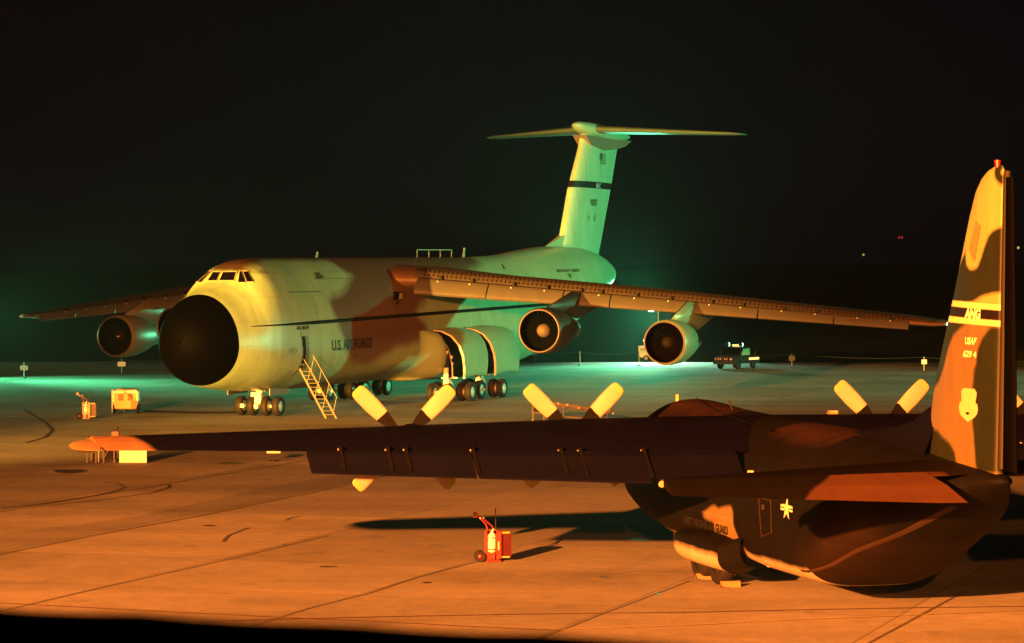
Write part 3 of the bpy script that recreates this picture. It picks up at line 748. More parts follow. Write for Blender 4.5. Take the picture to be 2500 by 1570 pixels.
# main gear pods: a dark bay, two curved doors standing open, struts and bogies
def pod_prof(bulge):
    """(y, z) from the top hinge outwards and down"""
    return [(3.60, 4.62), (4.2, 4.55), (4.75, 4.25), (5.15, 3.7), (5.32, 3.0), (5.34, 2.3), (5.25, 1.55)]
def shell(s0, s1, dy0, dy1, zs=1.0):
    b = MB(); Pt = []
    for i in range(15):
        f_ = i/14; s = s0+(s1-s0)*f_; dy = dy0+(dy1-dy0)*f_; row = []
        pr = pod_prof(0); k = np.linspace(0, len(pr)-1, 22); ys = np.interp(k, range(len(pr)), [p[0] for p in pr]); zs_ = np.interp(k, range(len(pr)), [p[1] for p in pr])
        w = .18*math.sin(min(1, f_*1.0)*PI)   # slight crown along the length
        out = [(3.6+(y-3.6)*(1+dy*.28)+w*.2, z + .12*math.sin(f_*PI)) for y, z in zip(ys, zs_)]
        inn = [(y-.14, z-.04) for y, z in out][::-1]
        row = [L(s + .9*(1-(z-1.5)/3.2)*(1-f_), y, z) for y, z in out+inn]
        Pt.append(row)
    b.grid(np.array(Pt), closed_v=True)
    for r_ in (Pt[0], Pt[-1]):
        n = len(r_); b.add(r_, [(i, i+1, n-2-i, n-1-i) for i in range(n//2-1)], 1)
    return b.build('gear_door', [M['jet_plain'], M['gear_white']], jet)
for side in (1,):
    b = MB(); Pt = []
    Pf = []; pz = [p[1] for p in pod_prof(0)][::-1]; py_ = [p[0] for p in pod_prof(0)][::-1]
    for i in range(16):
        t_ = i/15; s_ = 23.3+2.0*t_; k = (t_*t_*(3-2*t_))*.55; row = []
        for z in np.linspace(4.62, 1.5, 18):
            h_ = JF.hw_at(s_, max(z, 1.47)); yp = float(np.interp(z, pz, py_)); row.append(L(s_ + .8*(1-(z-1.5)/3.2)*t_, max(h_+.004, h_+(yp-h_)*k), z))
        row.append(L(s_, 2.4, 1.44)); Pf.append(row)
    fb = MB(); fb.grid(np.array(Pf)); fb.build('gear_fairing', M['jet_plain'], jet)
    for s, k in ((25.0, .80), (26, .62), (30, .62), (35, .55), (37.5, .3), (39.5, 0)):
        Pt.append([L(s, 3.2+(y-3.2)*k, z if k > 0 else z*.9+.2) for y, z in pod_prof(0)] + [L(s, 3.0, 1.5)])
    b.grid(np.array(Pt)); b.build('gear_bay', M['black'], jet)
    shell(25.5, 30.6, .46, .10); shell(31.0, 36.8, .40, -.25)
    for s0 in (25.9, 31.5):
        b = MB()
        b.path([L(s0, 4.3, 3.9), L(s0-.1, 4.65, 3.1), L(s0+.1, 4.75, 2.2), L(s0, 4.8, 1.6)], .05, 8)
        b.path([L(s0-.1, 4.2, 3.6), L(s0-.3, 4.35, 2.9), L(s0-.1, 4.1, 2.7), L(s0-.1, 4.3, 3.4)], .035, 6)
        b.path([L(s0-.1, 4.5, 3.3), L(s0, 4.2, 2.5)], .06, 8)
        b.box(L(s0-.1, 4.75, 2.9), (.16, .16, .2)); b.box(L(s0-.1, 4.85, 2.5), (.1, .1, .12))
        b.bar(L(s0-.15, 4.1, 1.55), L(s0-.15, 5.2, 1.6), .08, .08)
        b.build('bay_hydraulics', M['gear_white'], jet)
def bogie(s, y):
    b = MB()
    b.tube(L(s-.2, y, 2.2), L(s-.2, y, .95), .19, 14); b.tube(L(s-.2, y, 1.2), L(s-.2, y, .62), .13, 14)
    b.tube(L(s-1.5, y, .62), L(s+1.5, y, .62), .15, 12)
    b.tube(L(s-1.25, y-.85, .62), L(s-1.25, y+.85, .62), .09, 10); b.tube(L(s+1.1, y-1.35, .62), L(s+1.1, y+1.35, .62), .13, 10)
    b.bar(L(s-.2, y, 1.9), L(s+1.4, y-.2, 1.0), .14, .14); b.box(L(s-.35, y+.15, 1.55), (.3, .3, .5))
    o = b.build('bogie', M['gear_white'], jet)
    for ds, dy in ((-1.25, -.5), (-1.25, .5), (1.1, -1.15), (1.1, -.55), (1.1, .55), (1.1, 1.15)):
        wheel(o, L(s+ds, y+dy, .62), (1, 0, 0), .62, .44, M['gear_white'], 'wheel')
for s in (26.6, 32.2):
    for y in (4.15, -4.15): bogie(s, y)
b = MB()
b.tube(L(7.8, 0, 2.0), L(7.8, 0, .9), .2, 16); b.tube(L(7.8, 0, 1.0), L(7.8, 0, .5), .12, 12); b.tube(L(7.8, -1.3, .56), L(7.8, 1.3, .56), .09, 10)
b.box(L(7.66, 0, 1.05), (.42, .3, .62)); b.bar(L(7.6, .1, 1.6), L(6.6, .2, 1.75), .09, .09); b.box(L(7.58, -.1, .56), (.25, .2, .24)); b.box(L(7.6, -.33, 1.25), (.2, .2, .25))
b.path([L(7.6, .22, 1.55), L(7.4, .5, 1.5), L(7.5, .55, 1.75)], .04, 6)
ng = b.build('nose_gear', M['gear_white'], jet)
for y in (-1.18, -.44, .44, 1.18):
    wheel(ng, L(7.8, y, .58), (1, 0, 0), .58, .42, M['gear_white'], 'wheel')
    b = MB(); b.lathe([(0, .001), (0.02, .1), (.2, .11), (.24, .001)], L(7.55 if abs(y) < .5 else 7.5, y*.97, .6), L(-1, 0, 0), 10)
b = MB()
for y in (-.55, .37): b.box(L(7.2, y-.3, .60), (.22, .10, .22))
b.build('tie_down_block', M['gear_white'], ng)
for s, y in ((6.4, 1.35), (6.4, -1.35)):
    b = MB(); b.box(L(s+1.2, y, 1.52), (.05, 2.6, .5)); b.build('nose_gear_door', M['jet_grey'], jet)

# boarding ladder at the crew door
tp = Vector(jet.matrix_basis @ Vector(L(6.85, 3.3, 2.9))); ft = Vector(gnd(809, 1022))
lad = thing('boarding_ladder', 'pale metal boarding ladder with handrail leaning up to the open crew door', 'ladder', tuple(ft))
d = tp-ft; dn = d.normalized(); sd = Vector((1, .25, 0)).normalized()
b = MB()
for k in (-.30, .30): b.bar(sd*k, d+sd*k, .04, .11)
b.build('side_rail', M['alu'], lad)
b = MB()
for i in range(1, 13):
    p = d*(i/13.0); b.box(p, (.60, .18, .035), rz=math.atan2(sd.y, sd.x))
b.build('step', M['alu'], lad)
for k in (-.33, .33):
    b = MB(); up = Vector((.18, 0, .85))
    b.path([sd*k + d*.12 + up, sd*k + d*.98 + up*.9], .026, 8)
    for f_ in (.13, .4, .68, .95): b.tube(sd*k+d*f_, sd*k+d*f_+up*.97, .016, 6)
    b.build('handrail', M['alu'], lad)

# ------------------------------------------------------------------ the turboprop transport in the foreground
herc = thing('turboprop_transport', 'camouflaged four engined turboprop transport in the foreground seen from behind', 'aircraft', (HERC[0], HERC[1], 0), HERC[2])
HF = Fus([(0, 2.40, 2.20, .05, 2.3, 2, 2), (.1, 2.7, 1.95, .36, 2.3, 2, 2), (.4, 3.05, 1.62, .8, 2.3, 2, 2), (1.0, 3.42, 1.30, 1.2, 2.35, 2, 2), (2.0, 3.85, 1.10, 1.62, 2.4, 2, 2.1), (2.6, 4.2, 1.05, 1.78, 2.5, 2, 2.2),
          (3.4, 4.72, .95, 1.95, 2.6, 2.1, 2.3), (4.6, 4.90, .85, 2.1, 2.6, 2.1, 2.4), (8, 4.78, .78, 2.15, 2.6, 2.1, 3.8), (14, 4.72, .74, 2.15, 2.6, 2.1, 4.2), (16, 4.72, .64, 2.15, 2.6, 2.1, 4.0), (19.4, 4.66, .62, 2.15, 2.6, 2.1, 3.6),
          (20.8, 4.62, .92, 2.13, 2.6, 2.1, 3.2), (22.5, 4.55, 1.6, 2.0, 2.85, 2.1, 2.8), (24.5, 4.45, 2.35, 1.68, 3.15, 2.1, 2.1), (26.3, 4.34, 3.15, 1.0, 3.65, 2, 2), (27.4, 4.26, 3.7, .5, 3.95, 2, 2), (28.1, 4.18, 3.92, .24, 4.04, 2, 2), (28.3, 4.1, 4.0, .06, 4.05, 2, 2)])
def hp(px): return [on_side(x, y, HERC, HF) for x, y in px]
def k5(*p): return [(1640+x/5.4, 1180+y/5.4) for x, y in p]
tan_poly = hp(k5((390, 390), (560, 290), (620, 330), (880, 265), (830, 320), (800, 420), (810, 540), (850, 660), (920, 800), (1000, 900), (1090, 970), (1090, 1300), (700, 1300), (690, 930), (640, 780), (590, 700), (540, 500), (420, 460)))
b = MB(); P = HF.grid(dense([r[0] for r in HF.r], .18), 120); b.grid(P, closed_v=True); b.add(P[-1], [tuple(range(120))])
pts = np.array(b.v); sz = np.stack([-pts[:, 1], pts[:, 2]], 1)
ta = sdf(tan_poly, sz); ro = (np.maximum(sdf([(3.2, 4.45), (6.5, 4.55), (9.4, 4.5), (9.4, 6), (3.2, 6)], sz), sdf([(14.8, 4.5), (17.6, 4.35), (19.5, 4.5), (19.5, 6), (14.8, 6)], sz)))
rp = np.minimum(np.minimum(sz[:, 0]-19.4, 24.0-sz[:, 0]), 1.2+(sz[:, 0]-19.4)*.52-sz[:, 1]); ta = np.maximum(ta, -9+0*sdf([(26.6, 4.06), (27.6, 3.6), (28.2, 3.6), (28.1, 3.85), (27.0, 4.2)], sz))  # ramp brown ends early; the tail's turned-away shade is kept as colour
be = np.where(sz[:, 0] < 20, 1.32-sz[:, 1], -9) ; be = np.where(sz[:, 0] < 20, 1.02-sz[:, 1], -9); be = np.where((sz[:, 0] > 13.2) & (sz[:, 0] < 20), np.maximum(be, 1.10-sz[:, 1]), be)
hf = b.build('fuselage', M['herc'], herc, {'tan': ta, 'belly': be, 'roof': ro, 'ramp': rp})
def hside(s, z, out=0.0, side=1): return L(s, side*(HF.hw_at(s, z)+out), z)
def hplate(name, px, mat, out=.02):
    q = np.array(hp(px)); b = MB(); Pt = []
    for i in range(5):
        u = i/4; row = []
        for j in range(5):
            v = j/4; p = (1-v)*((1-u)*q[0]+u*q[1]) + v*((1-u)*q[3]+u*q[2]); row.append(hside(p[0], p[1], out))
        Pt.append(row)
    b.grid(np.array(Pt)); return b.build(name, mat, herc, recalc=False)
q = [np.array(p) for p in hp(k5((165, 425), (748, 570), (748, 690), (165, 525)))]
lettering('WEST VIRGINIA AIR GUARD', lambda u, v: hside(*(v*((1-u)*q[0]+u*q[1])+(1-v)*((1-u)*q[3]+u*q[2])), .02), M['letter'], herc, bold=.025)
# star and bars
ctr = np.array(hp(k5((1522, 335)))[0])
def star_uv(u, v): return hside(ctr[0]+u, ctr[1]+v, .02)
b = MB(); ps = []
for i in range(10):
    t = PI/2 + i*PI/5; r_ = .33 if i % 2 == 0 else .125; ps.append((r_*math.cos(t)*1.1, r_*math.sin(t)))
b.add([star_uv(0, 0)] + [star_uv(*p) for p in ps], [(0, i+1, (i+1) % 10+1) for i in range(10)])
for sx in (-1, 1):
    for z0, z1 in ((.03, .085), (-.06, -.005)):
        b.add([star_uv(sx*.20, z0), star_uv(sx*.46, z0), star_uv(sx*.46, z1), star_uv(sx*.20, z1)], [(0, 1, 2, 3)])
b.build('star_insignia', M['letter_white'], herc, recalc=False)
# paratroop door outline
dq = hp(k5((1150, 190), (1310, 225), (1320, 650), (1190, 700)))
b = MB()
for i in range(4):
    a_, c_ = np.array(dq[i]), np.array(dq[(i+1) % 4])
    for k in range(8):
        p0, p1 = a_+(c_-a_)*k/8, a_+(c_-a_)*(k+1)/8; b.bar(hside(*p0, .005), hside(*p1, .005), .016, .02)
b.build('door_frame', M['herc_edge'], herc)
hplate('door_window', k5((1195, 280), (1235, 280), (1235, 350), (1195, 350)), M['steel_dark'], .03)
b = MB(); b.tube(hside(15.9, 3.35, .02), hside(15.9, 3.35, .14), .14, 14); b.build('formation_light', M['letter_white'], herc)
# cargo ramp edge under the upswept tail
for side in (1,):
    b = MB(); Pt = []
    for i in range(20):
        t = i/19; s = 19.3+7.2*t; zt, zb, hw, zc, et, eb = HF.at(s); z = zb+(zc-zb)*.22; Pt.append([hside(s, z+.03, .01, side), hside(s, z, .03, side), hside(s, z-.04, .01, side)])
    b.grid(np.array(Pt)); b.build('ramp_edge', M['herc_edge'], herc, recalc=False)
# wheel fairings
for side in (1, -1):
    b = MB(); Pt = []
    for s, k, zt in ((9.2, .04, 1.2), (9.5, .45, 1.3), (10.2, .85, 1.36), (11.0, 1.0, 1.4), (12.6, 1.0, 1.5), (13.6, .98, 1.48), (14.1, .95, 1.45), (14.4, .92, 1.42)):
        w = 1.95 + k*.68; row = []
        for i in range(25):
            t = PI/2 - PI*i/24
            row.append(L(s, side*(1.7+(w-1.7)*abs(math.cos(t))**.55), 1.05+((zt-1.05) if t > 0 else .6*k**.5)*math.copysign(abs(math.sin(t))**.75, t)))
        Pt.append(row)
    b.grid(np.array(Pt)); pts = np.array(b.v); be_ = .98 - pts[:, 2] + 0*pts[:, 1]
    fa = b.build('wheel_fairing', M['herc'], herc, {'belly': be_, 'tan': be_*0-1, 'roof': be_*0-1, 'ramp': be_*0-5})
    cv = MB(); cv.add(Pt[-1], [tuple(range(25))])  # black cap so the fairing's shaded aft end stays dark
    inner = [(p[0]*.86 if abs(p[0]) > 2 else p[0], p[1]-.9, p[2]+.25) for p in Pt[-1]]; cv.grid(np.array([Pt[-1], inner])); cv.build('fairing_dark_end', M['black'], fa)
    for s in (11.3, 12.95):
        wheel(fa, L(s, side*1.95, .66), (1, 0, 0), .68, .46, M['steel_dark'], 'wheel')
    b = MB(); b.box(L(11.6, side*1.95, .75), (.3, 2.4, .25)); b.build('gear_beam', M['steel_dark'], fa)
b = MB(); b.box(L(14.9, 1.2, .78), (.08, .2, .2)); b.build('landing_lamp', M['gear_white'], herc)
wheel(herc, L(4.1, .3, .5), (1, 0, 0), .5, .34, M['gear_white'], 'nose_wheel'); wheel(herc, L(4.1, -.3, .5), (1, 0, 0), .5, .34, M['gear_white'], 'nose_wheel')
b = MB(); b.tube(L(4.0, 0, 1.3), L(4.1, 0, .5), .1, 10); b.build('nose_strut', M['steel_dark'], herc)
b = MB(); b.path([L(9.0, .3, 4.78), L(8.7, .3, 5.05)], .03, 6); b.build('whip_antenna', M['steel_dark'], herc)
b = MB(); b.path([L(4.6, 0, 4.95), L(9.0, 1.0, 4.82), L(16, 1.6, 4.6)], .012, 5); b.build('wire_antenna', M['black'], herc)
# wing
HW = [(0, 9.75, 4.95, 4.27, .185, 4.2), (5.5, 9.85, 4.8, 4.26, .18, 4.0), (12, 10.3, 3.75, 4.24, .16, 3.2), (19.8, 10.85, 2.55, 4.24, .12, 1.5)]
def hw_val(y): r = np.array(HW); return [float(np.interp(abs(y), r[:, 0], r[:, i])) for i in range(1, 6)]
b = MB(); att = []
P = np.concatenate([wing_grid(HW, 90, -1, 22, .03)[::-1], wing_grid(HW, 90, 1, 22, .03)[1:]]); b.grid(P, closed_v=True)
pts = np.array(b.v); ws, wy = -pts[:, 1], -pts[:, 0]
tnd = wy - (18.75 - (ws-12.0)*.28)
b.add(P[0], [tuple(range(P.shape[1]))]); b.add(P[-1], [tuple(range(P.shape[1]))])
tnd = np.concatenate([tnd, np.full(P.shape[1], -5), np.full(P.shape[1], 5)])
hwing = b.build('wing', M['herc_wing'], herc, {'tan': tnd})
for side in (1, -1):
    b = MB(); le, c, z0, t_, inc = hw_val(19.8); Pt = []
    for k in np.linspace(0, 1, 9):
        f_ = math.sqrt(max(0, 1-k*k)); fo = foil(14, t_*1.1, 0)
        Pt.append([L(le + c*.42 + (x-.42)*c*(.25+.75*f_), side*(19.82+.62*k), z0 - c*.02 + h*c*f_ - .02*x) for x, h in fo])
    b.grid(np.array(Pt), closed_v=True); b.add(Pt[0], [tuple(range(len(Pt[0])))]); b.build('wing_tip', M['tip'], hwing)
b = MB(); b.tube(L(13.25, 19.75, 4.25), L(13.75, 19.8, 4.2), .014, 6); b.build('static_wick', M['steel_dark'], hwing)
# flaps and hinge tracks, drooped
def flap(y0, y1, side, drop=.58, back=1.0):
    b = MB(); Pt = []
    for i in range(7):
        y = y0+(y1-y0)*i/6; le, c, z0, t_, inc = hw_val(y); s = le+c-.05; z = z0 - c*math.sin(R(inc)) - .05
        sh = [(0, .06), (.12, .10), (.35, .0), (1, -.52), (1.02, -.56), (.4, -.22), (.1, -.1), (0, -.04)]
        Pt.append([L(s+u*back*c/4.6, side*y, z+v*(drop/.56)*c/4.4*1.12) for u, v in sh])
    Pt = np.array(Pt); b.grid(Pt, closed_v=True, smooth=False); b.add(Pt[0], [tuple(range(8))]); b.add(Pt[-1], [tuple(range(8))])
    return b.build('flap', M['herc_dark'], hwing)
for side in (1, -1):
    flap(9.72, 14.2, side); flap(4.9, 9.66, side); flap(2.2, 4.72, side)
    for y in (13.3, 12.0, 11.5, 9.65, 7.2, 6.65, 4.85):
        le, c, z0, t_, inc = hw_val(y); s = le+c-.05; z = z0 - c*math.sin(R(inc)) - .05
        b = MB(); b.bar(L(s-.02, side*y, z+.17), L(s+.14*c/4.6, side*y, z+.15), .08, .10); b.bar(L(s+.10*c/4.6, side*y, z+.15), L(s+.90*c/4.6, side*y, z-.50*c/4.4), .08, .12)
        b.box(L(s+.03, side*y, z+.10), (.10, .10, .08), mi=1); b.build('flap_track', [M['black'], M['cream']], hwing)
# inboard flap end fairing down to the fuselage
b = MB(); b.prism([(14.3, 4.15), (15.6, 3.85), (16.4, 3.2), (15.9, 2.95), (14.2, 3.5)], lambda u, v, t: L(u, t, v), 4.68, 4.80); pass
# nacelles and propellers
HZ = 4.03; HS = 7.9
def nacelle(y):
    le, c, z0, t_, inc = hw_val(y)
    b = MB(); Pt = []
    for s, ry, zt, zb in ((HS+.35, .42, HZ+.40, HZ-.48), (HS+.9, .52, HZ+.48, HZ-.72), (HS+2.0, .58, HZ+.5, HZ-.8), (le+1.0, .6, z0+.2, HZ-.85), (le+c*.6, .5, z0, HZ-.78), (le+c*.85, .38, z0-.25, HZ-.62), (le+c*.98, .26, z0-.42, HZ-.55)):
        zc = (zt+zb)/2; Pt.append([L(s, y+ry*math.cos(2*PI*i/24), zc+(zt-zb)/2*math.sin(2*PI*i/24)) for i in range(24)])
    b.grid(np.array(Pt), closed_v=True); b.add(Pt[-1], [tuple(range(24))]); b.add(Pt[0], [tuple(range(24))])
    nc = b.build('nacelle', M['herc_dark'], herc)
    s = MB(); s.lathe([(0, .40), (-.25, .38), (-.6, .26), (-.8, .08), (-.83, .001)], L(HS+.36, y, HZ), L(1, 0, 0), 24); s.build('spinner', M['black'], nc)
    for k in range(4):
        a = PI/4 + k*PI/2; ca, sa = math.cos(a), math.sin(a)
        def fn(u, v, t, ca=ca, sa=sa): return L(HS+t, y+u*ca-v*sa, HZ+u*sa+v*ca)
        b = MB(); b.prism([(.30, -.09), (.55, -.14), (.95, -.215), (.95, .215), (.55, .14), (.30, .09)], fn, -.05, .05)
        bl = b.build('propeller_blade', M['black'], nc)
        def hwid(r): return float(np.interp(r, [.95, 1.4, 1.84, 1.97, 2.03, 2.06], [.225, .248, .238, .222, .185, .12]))
        def blade_pt(r, v, sgn, ca=ca, sa=sa, off=0.0):
            w = hwid(r); tw = R(20)*(1-(r-.95)/1.11)+R(3); c = v*w; bul = (.012+.030*(1-v*v)*(2.3-r))*sgn + off*sgn
            return fn(r, c*math.cos(tw), c*math.sin(tw)*.9+bul)
        rs = [.95, 1.1, 1.25, 1.4, 1.55, 1.7, 1.82, 1.9, 1.96, 2.0, 2.03, 2.05, 2.06]
        vv = np.linspace(-1, 1, 9)
        b = MB(); Pt = np.array([[blade_pt(r, v, 1) for v in vv] + [blade_pt(r, v, -1) for v in vv[::-1]] for r in rs]); b.grid(Pt, closed_v=True); b.add(Pt[-1], [tuple(range(18))])
        b.build('blade_paddle', M['blade'], bl)
        b = MB(); Pt = np.array([[blade_pt(r, v, 1, off=.004) for v in vv] + [blade_pt(r, v, -1, off=.004) for v in vv[::-1]] for r in rs if r >= 1.9]); b.grid(Pt, closed_v=True); b.add(Pt[-1], [tuple(range(18))])
        b.build('blade_tip', M['blade_tip'], bl)
for y in (10.16, 4.95, -4.95, -10.16): nacelle(y)
# fin: outline from base to tip, camouflaged, with the black and gold band
FLE = [(4.0, 23.35), (5.14, 23.69), (6.18, 23.98), (8.39, 25.15), (10.4, 26.15), (11.0, 26.52), (11.3, 26.85), (11.5, 27.25), (11.6, 27.75)]
FTE = [(4.0, 27.88), (8, 28.02), (11.2, 28.10), (11.5, 28.08), (11.6, 27.98)]
fle = lambda z: float(np.interp(z, [p[0] for p in FLE], [p[1] for p in FLE])); fte = lambda z: float(np.interp(z, [p[0] for p in FTE], [p[1] for p in FTE]))
FO = foil(26, 1.0, 0)
def fth(z): return float(np.interp(z, [4, 11, 11.45, 11.6], [.50, .26, .16, .02]))
P = []
for i in range(120):
    z = 4.0 + 7.6*i/119; l_, t_ = fle(z), fte(z)
    # blunt trailing edge: use only the front 80 % of the section
    P.append([L(l_+min(x/.8, 1)*(t_-l_), h*fth(z), z) for x, h in FO if x <= .82])
b = MB(); P = np.array(P); b.grid(P, closed_v=True); b.add(P[-1], [tuple(range(P.shape[1]))])
def kf(*p): return [(2000+x/2.4, 370+y/2.4) for x, y in p]
def kg(*p): return [(2200+x/4.32, 900+y/4.32) for x, y in p]
def fpoly(px): return [tuple(on_y(x, y, HERC, .12)[[0, 2]]) for x, y in px]
darkA = fpoly(kf((1012, 60), (1012, 120), (1018, 160), (1040, 188), (1090, 212), (1120, 212), (1120, 60)))
darkA2 = fpoly(kf((1048, 130), (1052, 100), (1075, 84), (1086, 130)))
darkB = fpoly(kf((1120, 438), (1050, 442), (1010, 462), (990, 495), (965, 580), (940, 670), (915, 690), (890, 690), (870, 660), (862, 580), (800, 700), (740, 880), (915, 885), (940, 860), (990, 835), (1060, 828), (1120, 828)))
darkC = fpoly(kf((895, 990), (850, 1022), (800, 1075), (770, 1150), (745, 1250), (712, 1350), (660, 1400), (560, 1500), (700, 990)))
darkD = fpoly(kf((1000, 1030), (960, 1090), (935, 1170), (930, 1250), (918, 1350), (908, 1450)) + kg((788, 0), (772, 200), (775, 560), (790, 700), (800, 850), (815, 1100), (1200, 1100)) + kf((1120, 1500), (1120, 1020)))
darkE = fpoly(kg((250, 600), (310, 640), (345, 628), (400, 632), (440, 660), (480, 720), (560, 790), (610, 880), (632, 1010), (632, 1100), (0, 1100), (100, 600)))
pts = np.array(b.v); sz = np.stack([-pts[:, 1], pts[:, 2]], 1)
dk = np.maximum.reduce([np.minimum(sdf(darkA, sz), -sdf(darkA2, sz)), sdf(darkB, sz), sdf(darkC, sz), sdf(darkD, sz), sdf(darkE, sz)])
bt = on_y(*kf((780, 872))[0], HERC, .12); bt2 = on_y(*kf((1075, 898))[0], HERC, .12)
zt_ = bt[2] + (sz[:, 0]-bt[0])*(bt2[2]-bt[2])/(bt2[0]-bt[0])
bb = on_y(*kf((765, 998))[0], HERC, .12); bb2 = on_y(*kf((1075, 1030))[0], HERC, .12)
zb_ = bb[2] + (sz[:, 0]-bb[0])*(bb2[2]-bb[2])/(bb2[0]-bb[0])
stripe = np.minimum(zt_-sz[:, 1], sz[:, 1]-zb_); band = stripe - .145
hfin = b.build('tail_fin', M['herc_fin'], herc, {'tan': -dk, 'pale': np.minimum(-dk, sz[:, 1]-8.25), 'stripe': stripe, 'band': band})
def hfin_y(s, z):
    x = np.clip((s-fle(z))/(fte(z)-fle(z))*.8, 0, 1); f_ = FO[:26]; return float(np.interp(x, f_[::-1, 0], f_[::-1, 1]))*fth(z)
def hfpt(px, py, out=.015):
    q = on_y(px, py, HERC, .12); return L(q[0], hfin_y(q[0], q[2])+out, q[2])
def hftext(txt, px, mat, bold):
    q = [np.array(p, float) for p in px]
    return lettering(txt, lambda u, v: hfpt(*(v*((1-u)*q[0]+u*q[1])+(1-v)*((1-u)*q[3]+u*q[2]))), mat, hfin, 'lettering', bold)
hftext('ANG', [(2364.5, 750.5), (2398, 752.5), (2397, 782), (2361, 779)], M['letter_white'], .06)
hftext('USAF', [(2363.5, 822.5), (2390.5, 824.5), (2386, 842.5), (2363.5, 841)], M['letter_white'], .05)
hftext('629 4', [(2360.5, 854), (2389.5, 857), (2388.5, 874.5), (2358.5, 872)], M['letter_white'], .05)
def kb(*p): return [(2340+x/15.125, 940+y/15.125) for x, y in p]
b = MB(); em = kb((310, 110), (680, 145), (760, 300), (715, 600), (725, 685), (770, 700), (800, 890), (770, 1070), (680, 1200), (470, 1370), (290, 1180), (205, 1070), (160, 830), (195, 620), (255, 610), (240, 260), (260, 190))
b.add([hfpt(*p) for p in em], [tuple(range(len(em)))]); em_o = b.build('unit_emblem', paint('emblem_paint', (0.40, 0.35, 0.19), .5, var=.3, scale=6), hfin, recalc=False)
b = MB(); em2 = kb((385, 1010), (500, 990), (545, 1035), (465, 1110)); b.add([hfpt(*p, .03) for p in em2], [(0, 1, 2, 3)]); b.build('emblem_mark', M['black'], em_o, recalc=False)
def kd(*p): return [(2360+x/11.63, 530+y/11.63) for x, y in p]
b = MB(); sc = kd((290, 110), (430, 240), (390, 560), (330, 900), (290, 1200), (250, 1260), (110, 950), (180, 560), (250, 320)); b.add([hfpt(*p) for p in sc], [tuple(range(len(sc)))]); b.build('fin_scroll', paint('scroll_paint', (.12, .13, .055), .5, var=.5, scale=8), hfin, recalc=False)
b = MB(); b.tube(L(27.72, 0, 11.55), L(27.72, 0, 11.66), .07, 14); b.tube(L(27.72, 0, 11.66), L(27.72, 0, 11.72), .085, 14); b.build('beacon', M['red'], hfin)
# dorsal fillet
b = MB(); Pt = []
for s, h in ((18.6, .05), (20, .22), (21.5, .45), (22.6, .72), (23.4, 1.05), (24.3, 1.35)):
    zt = HF.at(s)[0]; Pt.append([L(s, w*.9, zt-.12+(h+.1)*k) for w, k in ((-.55*min(1, h+.3), 0), (-.22, .5), (-.10, .9), (0, 1), (.10, .9), (.22, .5), (.55*min(1, h+.3), 0))])
b.grid(np.array(Pt)); b.build('dorsal_fillet', M['herc_dark'], herc)
# rudder: hinge strip and the dark panel swung to the far side
b = MB(); Pt = []
for z in np.linspace(4.35, 11.45, 20): Pt.append([L(28.06 + .02*(z-4), .11*fth(z)/.5+.02, z), L(28.20+.02*(z-4), .05*fth(z)/.5+.02, z), L(28.20+.02*(z-4), -.06, z), L(28.06+.02*(z-4), -.08, z)])
b.grid(np.array(Pt), closed_v=True); b.build('rudder_hinge', M['herc_rudder_edge'], hfin)
b = MB(); Pt = []
for z in np.linspace(4.3, 11.3, 20):
    c = float(np.interp(z, [4.3, 11.3], [.62, .22])); s0 = 28.19+.02*(z-4); Pt.append([L(s0, .06, z), L(s0+c, -.02, z), L(s0+c, -.06, z), L(s0, -.06, z)])
b.grid(np.array(Pt), closed_v=True); b.add(Pt[0], [(0, 1, 2, 3)]); b.add(Pt[-1], [(0, 1, 2, 3)]); b.build('rudder', M['herc_rudder'], hfin)
# tailplane with drooped elevators
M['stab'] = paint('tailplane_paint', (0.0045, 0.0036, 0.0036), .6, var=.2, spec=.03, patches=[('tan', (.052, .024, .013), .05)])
for side in (1, -1):
    b = MB(); P = wing_grid([(0.2, 24.0, 3.2, 4.16, .13, 0), (7.6, 25.9, 1.5, 4.06, .12, 0), (7.95, 26.3, .9, 4.06, .05, 0)], 20, side, 14, 0); b.grid(P, closed_v=True); b.add(P[-1], [tuple(range(P.shape[1]))])
    pts = np.array(b.v); syy = np.stack([-pts[:, 1], -pts[:, 0]*side], 1)
    ts = b.build('tailplane', M['stab'], herc, {'tan': sdf([(26.75, 1.0), (26.75, 3.6), (27.4, 4.0), (27.4, 1)], syy)})
    b = MB(); Pt = []
    for i in range(40):
        y = 1.55 + (8.2-1.55)*i/39; hs = float(np.interp(y, [1.5, 8.2], [27.05, 27.2])); te_ = float(np.interp(y, [1.5, 8.2], [28.35, 28.0])); y2 = y if i else 1.0
        zz = float(np.interp(y, [1, 8.2], [4.16, 4.10])); dz = float(np.interp(y, [1, 8.2], [.60, .24]))
        Pt.append([L(hs, side*y, zz+.07), L((hs+te_)/2, side*(y+y2)/2, zz-dz*.42+.05), L(te_, side*y2, zz-dz), L((hs+te_)/2, side*(y+y2)/2, zz-dz*.5-.06), L(hs, side*y, zz-.09)])
    Pt = np.array(Pt); b.grid(Pt, closed_v=True, smooth=False); b.add(Pt[0], [tuple(range(5))]); b.add(Pt[-1], [tuple(range(5))])
    pts = np.array(b.v); syy = np.stack([-pts[:, 1], -pts[:, 0]*side], 1)
    pl = sdf([(26.9, .5), (26.9, 3.9), (27.3, 4.1), (27.7, 4.6), (28.05, 4.95), (28.6, 5.3), (28.6, .5)], syy) if side == 1 else np.full(len(pts), -1.)
    b.build('elevator', M['stab'], ts, {'tan': pl})
b = MB(); b.tube(L(26.2, 7.9, 4.06), L(26.5, 8.02, 4.02), .05, 10, r2=.08); b.build('tailplane_tip', M['tip'], herc)

